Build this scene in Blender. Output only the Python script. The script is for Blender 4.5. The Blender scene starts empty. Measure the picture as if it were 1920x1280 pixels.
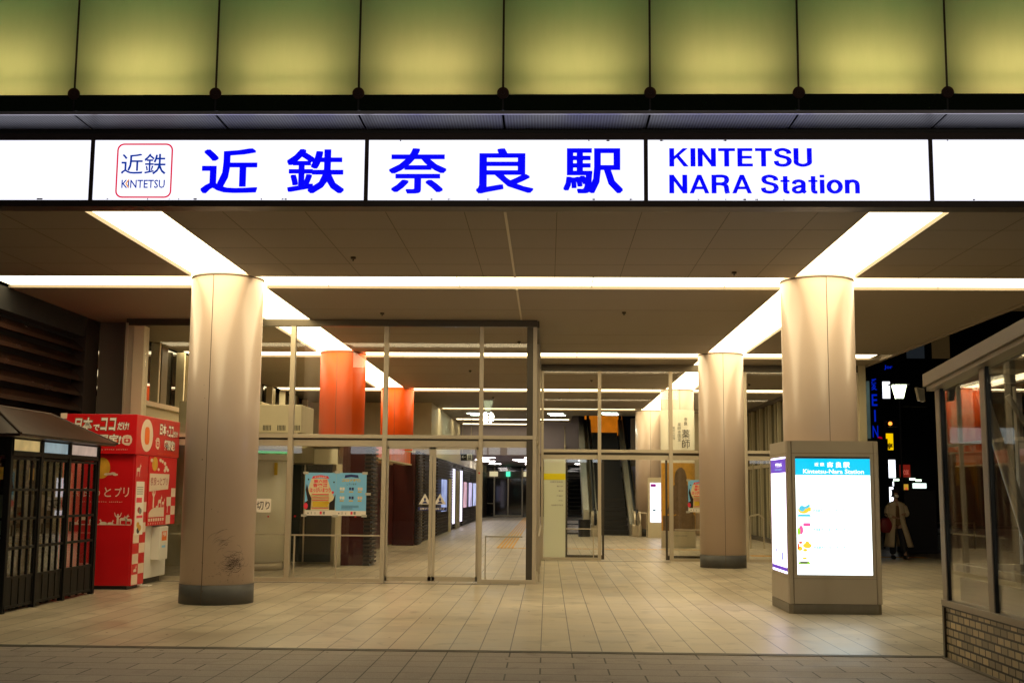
import bpy, math, random
from mathutils import Vector, Matrix
random.seed(7)
S = bpy.context.scene
C = S.collection
PI = math.pi
RX, RZ = (1, 0, 0), (0, 0, 1)      # axes of a face looking toward -y

# ------------------------------------------------------------------ camera
cam = bpy.data.cameras.new("camera")
cam.sensor_width = 36.0
cam.lens = 2243.8 / 1920 * 36.0
cam.clip_start = 0.05
cam.clip_end = 2000
camo = bpy.data.objects.new("camera", cam)
C.objects.link(camo)
yaw, pit, rol = 0.0304964, 0.1249402, 0.0082575
fw = Vector((-math.sin(yaw) * math.cos(pit), math.cos(yaw) * math.cos(pit), math.sin(pit)))
r0 = Vector((math.cos(yaw), math.sin(yaw), 0))
u0 = r0.cross(fw)
rr = r0 * math.cos(rol) + u0 * math.sin(rol)
uu = u0 * math.cos(rol) - r0 * math.sin(rol)
camo.matrix_world = Matrix(((rr.x, uu.x, -fw.x, 0), (rr.y, uu.y, -fw.y, 0), (rr.z, uu.z, -fw.z, 1.6), (0, 0, 0, 1)))
S.camera = camo

# ------------------------------------------------------------------ world (night) and render settings
w = bpy.data.worlds.new("World")
S.world = w
w.use_nodes = True
bg = w.node_tree.nodes["Background"]
bg.inputs[0].default_value = (0.55, 0.62, 1.0, 1)
bg.inputs[1].default_value = 0.0012
S.view_settings.view_transform = 'Standard'
S.view_settings.look = 'None'
S.view_settings.exposure = 0
S.view_settings.gamma = 1
cy = S.cycles
cy.use_denoising = True
cy.max_bounces = 8
cy.diffuse_bounces = 4
cy.glossy_bounces = 4
cy.transmission_bounces = 6
cy.transparent_max_bounces = 32
cy.sample_clamp_indirect = 6
cy.caustics_reflective = False
cy.caustics_refractive = False

# ------------------------------------------------------------------ materials
def srgb(c):
    return tuple(((x / 255) / 12.92 if x / 255 <= 0.04045 else ((x / 255 + 0.055) / 1.055) ** 2.4) for x in c)

def nm(name):
    m = bpy.data.materials.new(name)
    m.use_nodes = True
    nt = m.node_tree
    return m, nt, nt.nodes, nt.links, nt.nodes["Principled BSDF"]

def mat(name, col, rough=0.5, metal=0.0, var=0.08, scale=3.0, bump=0.0, bscale=40.0, coat=0.0, spec=0.5, stretch=None):
    """painted / plain surface with slight procedural colour and gloss variation"""
    m, nt, N, L, b = nm(name)
    tc = N.new("ShaderNodeTexCoord")
    mp = N.new("ShaderNodeMapping")
    if stretch:
        mp.inputs["Scale"].default_value = stretch
    L.new(tc.outputs["Object"], mp.inputs[0])
    no = N.new("ShaderNodeTexNoise")
    no.inputs["Scale"].default_value = scale
    no.inputs["Detail"].default_value = 6
    L.new(mp.outputs[0], no.inputs["Vector"])
    mx = N.new("ShaderNodeMix")
    mx.data_type = 'RGBA'
    mx.inputs["A"].default_value = (*[max(0, c * (1 - var)) for c in col], 1)
    mx.inputs["B"].default_value = (*[min(1, c * (1 + var)) for c in col], 1)
    L.new(no.outputs[0], mx.inputs["Factor"])
    L.new(mx.outputs["Result"], b.inputs["Base Color"])
    mr = N.new("ShaderNodeMapRange")
    mr.inputs["To Min"].default_value = max(0.03, rough * 0.85)
    mr.inputs["To Max"].default_value = min(1, rough * 1.15)
    L.new(no.outputs[0], mr.inputs["Value"])
    L.new(mr.outputs[0], b.inputs["Roughness"])
    b.inputs["Metallic"].default_value = metal
    b.inputs["Coat Weight"].default_value = coat
    b.inputs["Coat Roughness"].default_value = 0.12
    b.inputs["Specular IOR Level"].default_value = spec
    if bump:
        n2 = N.new("ShaderNodeTexNoise")
        n2.inputs["Scale"].default_value = bscale
        L.new(mp.outputs[0], n2.inputs["Vector"])
        bp = N.new("ShaderNodeBump")
        bp.inputs["Strength"].default_value = bump
        bp.inputs["Distance"].default_value = 0.01
        L.new(n2.outputs[0], bp.inputs["Height"])
        L.new(bp.outputs[0], b.inputs["Normal"])
    return m

def emit(name, col, s, var=0.0, scale=1.5):
    m, nt, N, L, b = nm(name)
    b.inputs["Base Color"].default_value = (*[min(0.6, c * 0.6) for c in col], 1)
    b.inputs["Emission Color"].default_value = (*col, 1)
    b.inputs["Emission Strength"].default_value = s
    b.inputs["Roughness"].default_value = 0.3
    if var:
        tc = N.new("ShaderNodeTexCoord")
        no = N.new("ShaderNodeTexNoise")
        no.inputs["Scale"].default_value = scale
        L.new(tc.outputs["Object"], no.inputs["Vector"])
        mr = N.new("ShaderNodeMapRange")
        mr.inputs["From Min"].default_value = 0.3
        mr.inputs["From Max"].default_value = 0.7
        mr.inputs["To Min"].default_value = s * (1 - var)
        mr.inputs["To Max"].default_value = s * (1 + var)
        L.new(no.outputs[0], mr.inputs["Value"])
        L.new(mr.outputs[0], b.inputs["Emission Strength"])
    return m

def glass_mat(name, tint=(0.985, 0.99, 0.98), ior=1.45, rough=0.0, milk=0.0, milkcol=(0.7, 0.75, 0.65)):
    m, nt, N, L, b = nm(name)
    N.remove(b)
    out = N["Material Output"]
    tr = N.new("ShaderNodeBsdfTransparent")
    tr.inputs[0].default_value = (*tint, 1)
    gl = N.new("ShaderNodeBsdfGlossy")
    gl.inputs["Roughness"].default_value = rough
    gl.inputs["Color"].default_value = (1, 1, 1, 1)
    fr = N.new("ShaderNodeFresnel")
    geo = N.new("ShaderNodeNewGeometry")          # same reflectance on both faces of the thin pane
    io = N.new("ShaderNodeMapRange")
    io.inputs["To Min"].default_value = ior
    io.inputs["To Max"].default_value = 1.0 / ior
    L.new(geo.outputs["Backfacing"], io.inputs["Value"])
    L.new(io.outputs[0], fr.inputs[0])
    mx = N.new("ShaderNodeMixShader")
    L.new(fr.outputs[0], mx.inputs[0])
    L.new(tr.outputs[0], mx.inputs[1])
    L.new(gl.outputs[0], mx.inputs[2])
    last = mx
    if milk:
        df = N.new("ShaderNodeBsdfDiffuse")
        df.inputs[0].default_value = (*milkcol, 1)
        m2 = N.new("ShaderNodeMixShader")
        m2.inputs[0].default_value = milk
        L.new(mx.outputs[0], m2.inputs[1])
        L.new(df.outputs[0], m2.inputs[2])
        last = m2
    L.new(last.outputs[0], out.inputs[0])
    return m

def brick_mat(name, c1, c2, mortar, bw, rh, msize, rough, offs=0.5, plane='XY', shift=(0, 0, 0), bump=0.3, blotch=0.12, grain=0.0, stains=0.0, longjoint=None):
    """running-bond paving or wall tiles; plane gives (along row, across rows)"""
    m, nt, N, L, b = nm(name)
    tc = N.new("ShaderNodeTexCoord")
    sp = N.new("ShaderNodeSeparateXYZ")
    L.new(tc.outputs["Object"], sp.inputs[0])
    cb = N.new("ShaderNodeCombineXYZ")
    ax = {'X': 0, 'Y': 1, 'Z': 2}
    L.new(sp.outputs[ax[plane[0]]], cb.inputs[0])
    L.new(sp.outputs[ax[plane[1]]], cb.inputs[1])
    mp = N.new("ShaderNodeMapping")
    mp.inputs["Location"].default_value = shift
    L.new(cb.outputs[0], mp.inputs[0])
    br = N.new("ShaderNodeTexBrick")
    br.offset = offs
    br.inputs["Scale"].default_value = 1.0
    br.inputs["Brick Width"].default_value = bw
    br.inputs["Row Height"].default_value = rh
    br.inputs["Mortar Size"].default_value = msize
    br.inputs["Mortar Smooth"].default_value = 0.1
    br.inputs["Color1"].default_value = (*c1, 1)
    br.inputs["Color2"].default_value = (*c2, 1)
    br.inputs["Mortar"].default_value = (*mortar, 1)
    L.new(mp.outputs[0], br.inputs["Vector"])
    no = N.new("ShaderNodeTexNoise")
    no.inputs["Scale"].default_value = 0.9
    no.inputs["Detail"].default_value = 5
    no.inputs["Roughness"].default_value = 0.65
    L.new(tc.outputs["Object"], no.inputs["Vector"])
    mr = N.new("ShaderNodeMapRange")
    mr.inputs["From Min"].default_value = 0.3
    mr.inputs["From Max"].default_value = 0.7
    mr.inputs["To Min"].default_value = 1 - blotch
    mr.inputs["To Max"].default_value = 1 + blotch
    L.new(no.outputs[0], mr.inputs["Value"])
    mul = N.new("ShaderNodeVectorMath")
    mul.operation = 'SCALE'
    L.new(br.outputs["Color"], mul.inputs[0])
    L.new(mr.outputs[0], mul.inputs["Scale"])
    last = mul
    if grain:
        g = N.new("ShaderNodeTexNoise")
        g.inputs["Scale"].default_value = 130
        g.inputs["Detail"].default_value = 2
        L.new(tc.outputs["Object"], g.inputs["Vector"])
        gm = N.new("ShaderNodeMapRange")
        gm.inputs["From Min"].default_value = 0.3
        gm.inputs["From Max"].default_value = 0.7
        gm.inputs["To Min"].default_value = 1 - grain
        gm.inputs["To Max"].default_value = 1 + grain
        L.new(g.outputs[0], gm.inputs["Value"])
        m3 = N.new("ShaderNodeVectorMath")
        m3.operation = 'SCALE'
        L.new(last.outputs[0], m3.inputs[0])
        L.new(gm.outputs[0], m3.inputs["Scale"])
        last = m3
    if stains:
        st = N.new("ShaderNodeTexNoise")
        st.inputs["Scale"].default_value = 2.7
        st.inputs["Detail"].default_value = 8
        st.inputs["Distortion"].default_value = 0.6
        mp2 = N.new("ShaderNodeMapping")
        mp2.inputs["Location"].default_value = (4.3, 1.7, 0)
        L.new(tc.outputs["Object"], mp2.inputs[0])
        L.new(mp2.outputs[0], st.inputs["Vector"])
        sm = N.new("ShaderNodeMapRange")
        sm.inputs["From Min"].default_value = 0.56
        sm.inputs["From Max"].default_value = 0.72
        sm.inputs["To Min"].default_value = 1
        sm.inputs["To Max"].default_value = 1 - stains
        L.new(st.outputs[0], sm.inputs["Value"])
        m4 = N.new("ShaderNodeVectorMath")
        m4.operation = 'SCALE'
        L.new(last.outputs[0], m4.inputs[0])
        L.new(sm.outputs[0], m4.inputs["Scale"])
        last = m4
    if longjoint:
        pitch, off_, half, dark = longjoint
        a1 = N.new("ShaderNodeMath"); a1.operation = 'ADD'; a1.inputs[1].default_value = off_ + pitch * 200
        L.new(sp.outputs[0], a1.inputs[0])
        a2 = N.new("ShaderNodeMath"); a2.operation = 'PINGPONG'; a2.inputs[1].default_value = pitch / 2
        L.new(a1.outputs[0], a2.inputs[0])
        a3 = N.new("ShaderNodeMapRange")
        a3.inputs["From Min"].default_value = half * 0.7
        a3.inputs["From Max"].default_value = half * 1.3
        a3.inputs["To Min"].default_value = dark
        a3.inputs["To Max"].default_value = 1
        L.new(a2.outputs[0], a3.inputs["Value"])
        m5 = N.new("ShaderNodeVectorMath"); m5.operation = 'SCALE'
        L.new(last.outputs[0], m5.inputs[0])
        L.new(a3.outputs[0], m5.inputs["Scale"])
        last = m5
    L.new(last.outputs[0], b.inputs["Base Color"])
    rm = N.new("ShaderNodeMapRange")
    rm.inputs["From Min"].default_value = 0.3
    rm.inputs["From Max"].default_value = 0.7
    rm.inputs["To Min"].default_value = rough * 0.8
    rm.inputs["To Max"].default_value = min(1, rough * 1.25)
    L.new(no.outputs[0], rm.inputs["Value"])
    L.new(rm.outputs[0], b.inputs["Roughness"])
    bp = N.new("ShaderNodeBump")
    bp.invert = True
    bp.inputs["Strength"].default_value = bump
    bp.inputs["Distance"].default_value = 0.006
    L.new(br.outputs["Fac"], bp.inputs["Height"])
    L.new(bp.outputs[0], b.inputs["Normal"])
    return m

WARM = (1.0, 0.815, 0.48)
M = {}
M['strip'] = emit('warm_light_diffuser', WARM, 5.9, 0.08, 0.8)
M['sign_white'] = emit('sign_backlight_white', (0.87, 0.88, 1.0), 1.22, 0.06, 1.2)
M['sign_blue'] = emit('sign_blue_letter', (0.0, 0.0, 1.0), 0.95)
M['logo_blue'] = emit('logo_blue', (0.005, 0.06, 0.5), 0.6)
M['logo_red'] = emit('logo_red', (0.75, 0.01, 0.05), 0.9)
M['logo_orange'] = emit('logo_orange', (0.9, 0.35, 0.02), 0.9)
M['col'] = mat('column_cream_paint', (0.60, 0.475, 0.385), 0.33, coat=0.12, var=0.05, scale=1.6, stretch=(1, 1, 0.35))
M['orange'] = mat('column_orange_paint', (0.78, 0.095, 0.006), 0.45, coat=0.0, var=0.08, spec=0.25)
M['band'] = mat('dark_grey_base_band', (0.085, 0.085, 0.08), 0.5, var=0.25, scale=9)
M['seam'] = mat('dark_joint', (0.10, 0.07, 0.05), 0.7)
M['ceil'] = mat('ceiling_panel_paint', (0.285, 0.24, 0.185), 0.65, var=0.06, scale=0.7)
M['ceiljoint'] = mat('ceiling_joint_shadow_gap', (0.10, 0.08, 0.06), 0.8)
M['steel'] = mat('brushed_steel', (0.56, 0.49, 0.36), 0.36, metal=0.35, var=0.1, stretch=(1, 1, 0.1))
M['steel_dark'] = mat('dark_steel', (0.10, 0.085, 0.06), 0.35, metal=0.7, var=0.15)
M['frame_brown'] = mat('brown_anodised_frame', (0.05, 0.035, 0.03), 0.4, metal=0.5)
M['glass'] = glass_mat('clear_glass')
M['glass_side'] = glass_mat('shelter_glass', tint=(0.95, 0.97, 0.95), ior=1.55)
M['milk'] = glass_mat('printed_film_glass', milk=0.62, milkcol=(0.88, 0.92, 0.72))
M['black'] = mat('black_paint', (0.012, 0.011, 0.01), 0.4)
M['soot'] = mat('dark_void', (0.006, 0.006, 0.006), 0.9)
M['louvre'] = mat('brown_louvre', (0.030, 0.014, 0.009), 0.26, var=0.3, scale=4, stretch=(1, 0.3, 1))
M['wallgrey'] = mat('warm_grey_wall', (0.15, 0.12, 0.09), 0.6)
M['cream'] = mat('cream_wall', (0.74, 0.66, 0.46), 0.55)
M['beige'] = mat('beige_metal', (0.48, 0.43, 0.28), 0.45)
M['white'] = mat('white_paint', (0.78, 0.76, 0.68), 0.4)
M['red'] = mat('red_printed_panel', (0.62, 0.006, 0.01), 0.35, var=0.1, scale=2, bump=0.25, bscale=2.5, coat=0.2)
M['redcloth'] = mat('red_curtain', (0.62, 0.006, 0.01), 0.6, var=0.12, scale=3)
M['print_cream'] = mat('cream_print', (0.78, 0.62, 0.48), 0.5)
M['print_white'] = mat('white_print', (0.85, 0.80, 0.70), 0.5)
M['print_black'] = mat('black_print', (0.015, 0.01, 0.01), 0.5)
M['print_orange'] = mat('orange_print', (0.85, 0.16, 0.01), 0.5)
M['print_gold'] = mat('gold_print', (0.65, 0.34, 0.03), 0.45, var=0.3, scale=8)
M['print_darkred'] = mat('dark_red_print', (0.35, 0.02, 0.02), 0.5)
M['print_blue'] = mat('sky_blue_print', (0.22, 0.58, 0.95), 0.4)
M['print_navy'] = mat('navy_print', (0.02, 0.03, 0.16), 0.4)
M['print_yellow'] = mat('yellow_print', (0.75, 0.52, 0.04), 0.4)
M['print_green'] = mat('green_print', (0.05, 0.30, 0.06), 0.4)
M['print_grey'] = mat('grey_print', (0.22, 0.22, 0.20), 0.5)
M['print_redpink'] = mat('pink_red_print', (0.85, 0.05, 0.09), 0.4)
M['kiosk'] = mat('kiosk_warm_grey_metal', (0.46, 0.40, 0.31), 0.38, var=0.05, metal=0.1)
M['kiosk_base'] = mat('kiosk_plinth_metal', (0.21, 0.19, 0.15), 0.45, var=0.3, scale=7, metal=0.3)
M['wood_dark'] = mat('dark_stained_wood', (0.004, 0.003, 0.002), 0.5, spec=0.25, var=0.3, scale=12, stretch=(1, 1, 0.1))
M['roof_brown'] = mat('brown_metal_roof', (0.04, 0.017, 0.009), 0.40, var=0.2, scale=3)
M['slat'] = mat('black_brown_slat', (0.05, 0.032, 0.022), 0.5, var=0.2)
M['maroon'] = mat('dark_red_lacquer', (0.06, 0.008, 0.005), 0.3)
M['frosted_bay'] = None
M['yellow_tac'] = mat('yellow_tactile_paving', (0.68, 0.36, 0.04), 0.6, var=0.12, scale=20)
M['asphalt'] = mat('asphalt', (0.04, 0.04, 0.042), 0.8, bump=0.4, bscale=90)
M['rubber'] = mat('black_rubber', (0.01, 0.01, 0.01), 0.45)
M['bronze'] = mat('bronze_print', (0.16, 0.10, 0.05), 0.35, var=0.5, scale=9)  # dark bronze print tone, varied at random
M['floor'] = brick_mat('floor_tiles', (0.52, 0.45, 0.33), (0.43, 0.37, 0.27), (0.27, 0.22, 0.155), 0.60, 0.3125, 0.0035, 0.36,
                       plane='YX', shift=(0.11, 0.0625, 0), blotch=0.18, stains=0.35, longjoint=(0.3125, 0.0625, 0.0055, 0.13))
M['paver'] = brick_mat('granite_pavers', (0.37, 0.31, 0.26), (0.31, 0.26, 0.22), (0.035, 0.03, 0.025), 0.62, 0.366, 0.008, 0.6,
                       plane='XY', shift=(-0.25, 0.054, 0), blotch=0.14, grain=0.25, stains=0.25)
M['paver2'] = brick_mat('granite_pavers_stack_bond', (0.35, 0.30, 0.25), (0.32, 0.27, 0.22), (0.04, 0.035, 0.03), 0.366, 0.3125, 0.006, 0.6, offs=0.0,
                        plane='YX', shift=(0.054, 0.0625, 0), blotch=0.14, grain=0.25, stains=0.2)
M['brick'] = brick_mat('glazed_brick_tiles', (0.86, 0.72, 0.44), (0.36, 0.30, 0.19), (0.018, 0.012, 0.008), 0.155, 0.0755, 0.0100, 0.35,
                       plane='YZ', shift=(0.03, 0.0, 0), bump=0.9, blotch=0.12, stains=0.2)
M['brick_end'] = brick_mat('glazed_brick_tiles_end', (0.86, 0.72, 0.44), (0.36, 0.30, 0.19), (0.018, 0.012, 0.008), 0.155, 0.0755, 0.0100, 0.35,
                           plane='XZ', bump=0.9, blotch=0.15, stains=0.3)

def perforated(name):
    m, nt, N, L, b = nm(name)
    tc = N.new("ShaderNodeTexCoord")
    vo = N.new("ShaderNodeTexVoronoi")
    vo.inputs["Scale"].default_value = 32
    vo.inputs["Randomness"].default_value = 0.0
    L.new(tc.outputs["Object"], vo.inputs["Vector"])
    cr = N.new("ShaderNodeValToRGB")
    cr.color_ramp.elements[0].position = 0.30
    cr.color_ramp.elements[0].color = (0.01, 0.01, 0.012, 1)
    cr.color_ramp.elements[1].position = 0.42
    cr.color_ramp.elements[1].color = (0.15, 0.15, 0.175, 1)
    L.new(vo.outputs["Distance"], cr.inputs[0])
    L.new(cr.outputs[0], b.inputs["Base Color"])
    b.inputs["Metallic"].default_value = 0.4
    b.inputs["Roughness"].default_value = 0.45
    return m
M['mesh'] = perforated('perforated_soffit_metal')

def backlit_glass(name):
    m, nt, N, L, b = nm(name)
    N.remove(b)
    out = N["Material Output"]
    tl = N.new("ShaderNodeBsdfTranslucent")
    tc = N.new("ShaderNodeTexCoord")
    no = N.new("ShaderNodeTexNoise")
    no.inputs["Scale"].default_value = 2.2
    no.inputs["Detail"].default_value = 8
    no.inputs["Roughness"].default_value = 0.65
    mpv = N.new("ShaderNodeMapping")
    mpv.inputs["Scale"].default_value = (2.0, 1.0, 0.45)
    L.new(tc.outputs["Object"], mpv.inputs[0])
    L.new(mpv.outputs[0], no.inputs["Vector"])
    mx = N.new("ShaderNodeMix")
    mx.data_type = 'RGBA'
    mx.inputs["A"].default_value = (0.41, 0.56, 0.35, 1)
    mx.inputs["B"].default_value = (0.52, 0.66, 0.45, 1)
    L.new(no.outputs[0], mx.inputs["Factor"])
    L.new(mx.outputs["Result"], tl.inputs[0])
    gl = N.new("ShaderNodeBsdfGlossy")
    gl.inputs["Roughness"].default_value = 0.12
    fr = N.new("ShaderNodeFresnel")
    fr.inputs[0].default_value = 1.45
    ms = N.new("ShaderNodeMixShader")
    L.new(fr.outputs[0], ms.inputs[0])
    L.new(tl.outputs[0], ms.inputs[1])
    L.new(gl.outputs[0], ms.inputs[2])
    L.new(ms.outputs[0], out.inputs[0])
    return m
M['frosted'] = backlit_glass('frosted_green_glass')

# ------------------------------------------------------------------ mesh builder
class MB:
    def __init__(s):
        s.v, s.f, s.mi, s.cur = [], [], [], 0
    def add(s, vs, fs):
        n = len(s.v)
        s.v += [tuple(p) for p in vs]
        s.f += [tuple(i + n for i in f) for f in fs]
        s.mi += [s.cur] * len(fs)
        return s
    def box(s, x0, x1, y0, y1, z0, z1):
        vs = [(x, y, z) for z in (z0, z1) for y in (y0, y1) for x in (x0, x1)]
        return s.add(vs, [(0, 2, 3, 1), (4, 5, 7, 6), (0, 1, 5, 4), (2, 6, 7, 3), (0, 4, 6, 2), (1, 3, 7, 5)])
    def hexa(s, p):
        """8 points: bottom 4 ccw then top 4 ccw"""
        return s.add(p, [(3, 2, 1, 0), (4, 5, 6, 7), (0, 1, 5, 4), (1, 2, 6, 5), (2, 3, 7, 6), (3, 0, 4, 7)])
    def quad(s, a, b, c, d):
        return s.add([a, b, c, d], [(0, 1, 2, 3)])
    def cyl(s, cx, cy_, z0, z1, r, n=48, r1=None, caps=True, a0=0, a1=2 * PI):
        r1 = r if r1 is None else r1
        full = abs(a1 - a0 - 2 * PI) < 1e-6
        k = n if full else n + 1
        vs = []
        for z, q in ((z0, r), (z1, r1)):
            for i in range(k):
                a = a0 + (a1 - a0) * i / n
                vs.append((cx + q * math.cos(a), cy_ + q * math.sin(a), z))
        fs = [(i, (i + 1) % k, k + (i + 1) % k, k + i) for i in range(n if full else n)]
        if caps and full:
            fs += [tuple(reversed(range(k))), tuple(range(k, 2 * k))]
        return s.add(vs, fs)
    def bar(s, p, q, r=0.01, n=8, sq=False, r2=None):
        p, q = Vector(p), Vector(q)
        d = (q - p).normalized()
        a = Vector((0, 0, 1)) if abs(d.z) < 0.9 else Vector((1, 0, 0))
        u = d.cross(a).normalized()
        v = d.cross(u)
        if sq:
            n = 4
        r2 = r if r2 is None else r2
        vs = []
        for c, q_ in ((p, r), (q, r2)):
            for i in range(n):
                t = 2 * PI * (i + (0.5 if sq else 0)) / n
                vs.append(c + (u * math.cos(t) + v * math.sin(t)) * q_ * (1.414 if sq else 1))
        fs = [(i, (i + 1) % n, n + (i + 1) % n, n + i) for i in range(n)] + [tuple(reversed(range(n))), tuple(range(n, 2 * n))]
        return s.add(vs, fs)
    def path(s, pts, r=0.01, n=8):
        for a, b in zip(pts, pts[1:]):
            s.bar(a, b, r, n)
        return s
    def poly(s, pts, o, u, v, th=0.002):
        """flat print of a 2-D outline, laid on plane o+u*x+v*y with small real thickness"""
        o, u, v = Vector(o), Vector(u), Vector(v)
        nrm = u.cross(v).normalized() * th
        k = len(pts)
        vs = [o + u * x + v * y for x, y in pts] + [o + u * x + v * y + nrm for x, y in pts]
        return s.add(vs, [tuple(reversed(range(k))), tuple(range(k, 2 * k))] + [(i, (i + 1) % k, k + (i + 1) % k, k + i) for i in range(k)])

def base_off(parent):
    o = Vector((0, 0, 0))
    while parent is not None:
        o += parent.location
        parent = parent.parent
    return o

def obj(name, mb, m, parent=None, smooth=False, bevel=0, origin=None):
    me = bpy.data.meshes.new(name)
    if parent is not None:
        off = base_off(parent)
    else:
        xs = [p[0] for p in mb.v]; ys = [p[1] for p in mb.v]; zs = [p[2] for p in mb.v]
        off = Vector(origin) if origin else Vector(((min(xs) + max(xs)) / 2, (min(ys) + max(ys)) / 2, min(zs)))
    me.from_pydata([(p[0] - off.x, p[1] - off.y, p[2] - off.z) for p in mb.v], [], mb.f)
    ms = m if isinstance(m, (list, tuple)) else [m]
    for q in ms:
        me.materials.append(q)
    if len(ms) > 1:
        for p, i in zip(me.polygons, mb.mi):
            p.material_index = i
    if smooth:
        for p in me.polygons:
            p.use_smooth = len(p.vertices) == 4
    me.update()
    o = bpy.data.objects.new(name, me)
    C.objects.link(o)
    if parent is not None:
        o.parent = parent
    else:
        o.location = off
    if bevel:
        md = o.modifiers.new("bevel", 'BEVEL')
        md.width = bevel
        md.segments = 2
        md.limit_method = 'ANGLE'
    return o

def thing(name, label, cat, loc, group=None):
    o = bpy.data.objects.new(name, None)
    o.empty_display_size = 0.2
    C.objects.link(o)
    o.location = loc
    return tag(o, label, cat, group)

def tag(o, label, cat, group=None):
    o['label'] = label
    o['category'] = cat
    if group:
        o['group'] = group
    return o

def struct(name, mb, m, **k):
    o = obj(name, mb, m, None, origin=(0, 0, 0), **k)
    o['kind'] = 'structure'
    return o

def stuff(o):
    o['kind'] = 'stuff'
    return o

def dup(root, delta, label=None, group=None):
    def cp(o, par):
        c = o.copy()
        C.objects.link(c)
        c.parent = par
        for ch in list(o.children):
            cp(ch, c)
        return c
    r = cp(root, None)
    r.location = root.location + Vector(delta)
    if label:
        r['label'] = label
    if group:
        r['group'] = group
    return r

def text(name, body, m, parent, o, u, v, box, bold=0.0, fit='box', vertical=False, th=0.0, spacing=1.0, shear=0.0):
    """lettering fitted into box=(x0,x1,y0,y1) on the plane o+u*x+v*y"""
    cu = bpy.data.curves.new(name, 'FONT')
    cu.body = "\n".join(body) if vertical else body
    cu.size = 1
    cu.offset = bold
    cu.resolution_u = 2
    cu.space_character = spacing
    cu.space_line = 0.95
    cu.shear = shear
    cu.align_x = 'CENTER' if vertical else 'LEFT'
    t = bpy.data.objects.new(name, cu)
    C.objects.link(t)
    me = bpy.data.meshes.new_from_object(t.evaluated_get(bpy.context.evaluated_depsgraph_get()))
    C.objects.unlink(t)
    bpy.data.objects.remove(t)
    xs = [p.co.x for p in me.vertices]; ys = [p.co.y for p in me.vertices]
    x0, x1, y0, y1 = min(xs), max(xs), min(ys), max(ys)
    bx0, bx1, by0, by1 = box
    sx = (bx1 - bx0) / (x1 - x0)
    sy = (by1 - by0) / (y1 - y0)
    if fit == 'keep':
        sx = sy = min(sx, sy)
    o, u, v = Vector(o), Vector(u), Vector(v)
    off = base_off(parent)
    for p in me.vertices:
        a = bx0 + (p.co.x - x0) * sx
        b_ = by0 + (p.co.y - y0) * sy
        p.co = o + u * a + v * b_ - off
    me.materials.clear()
    me.materials.append(m)
    ob = bpy.data.objects.new(name, me)
    C.objects.link(ob)
    ob.parent = parent
    return ob

def heavy(body, m, parent, y, box, ex, ez, name='lettering'):
    """thick-stroked characters: the outline is widened by ex, ez metres in eight directions (each layer 0.1 mm apart)"""
    x0, x1, z0, z1 = box
    base = text(name, body, m, parent, (0, y, 0), RX, RZ, (x0 + ex, x1 - ex, z0 + ez, z1 - ez))
    me = base.data
    vs = [v.co.copy() for v in me.vertices]
    fs = [tuple(p.vertices) for p in me.polygons]
    V, F = [], []
    for k in range(9):
        dx, dz = ex * (k % 3 - 1), ez * (k // 3 - 1)
        n = len(V)
        V += [(v.x + dx, v.y - 0.0001 * k, v.z + dz) for v in vs]
        F += [tuple(i + n for i in f) for f in fs]
    m2 = bpy.data.meshes.new(name)
    m2.from_pydata(V, [], F)
    m2.materials.append(m)
    base.data = m2
    return base

def crom(p, n=6):
    out = []
    q = [p[0]] + list(p) + [p[-1]]
    for i in range(1, len(q) - 2):
        a, b_, c, d = q[i - 1], q[i], q[i + 1], q[i + 2]
        for j in range(n):
            t = j / n
            out.append(tuple(0.5 * (2 * b_[k] + (c[k] - a[k]) * t + (2 * a[k] - 5 * b_[k] + 4 * c[k] - d[k]) * t * t + (3 * b_[k] - a[k] - 3 * c[k] + d[k]) * t ** 3) for k in (0, 1)))
    out.append(p[-1])
    return out

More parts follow.
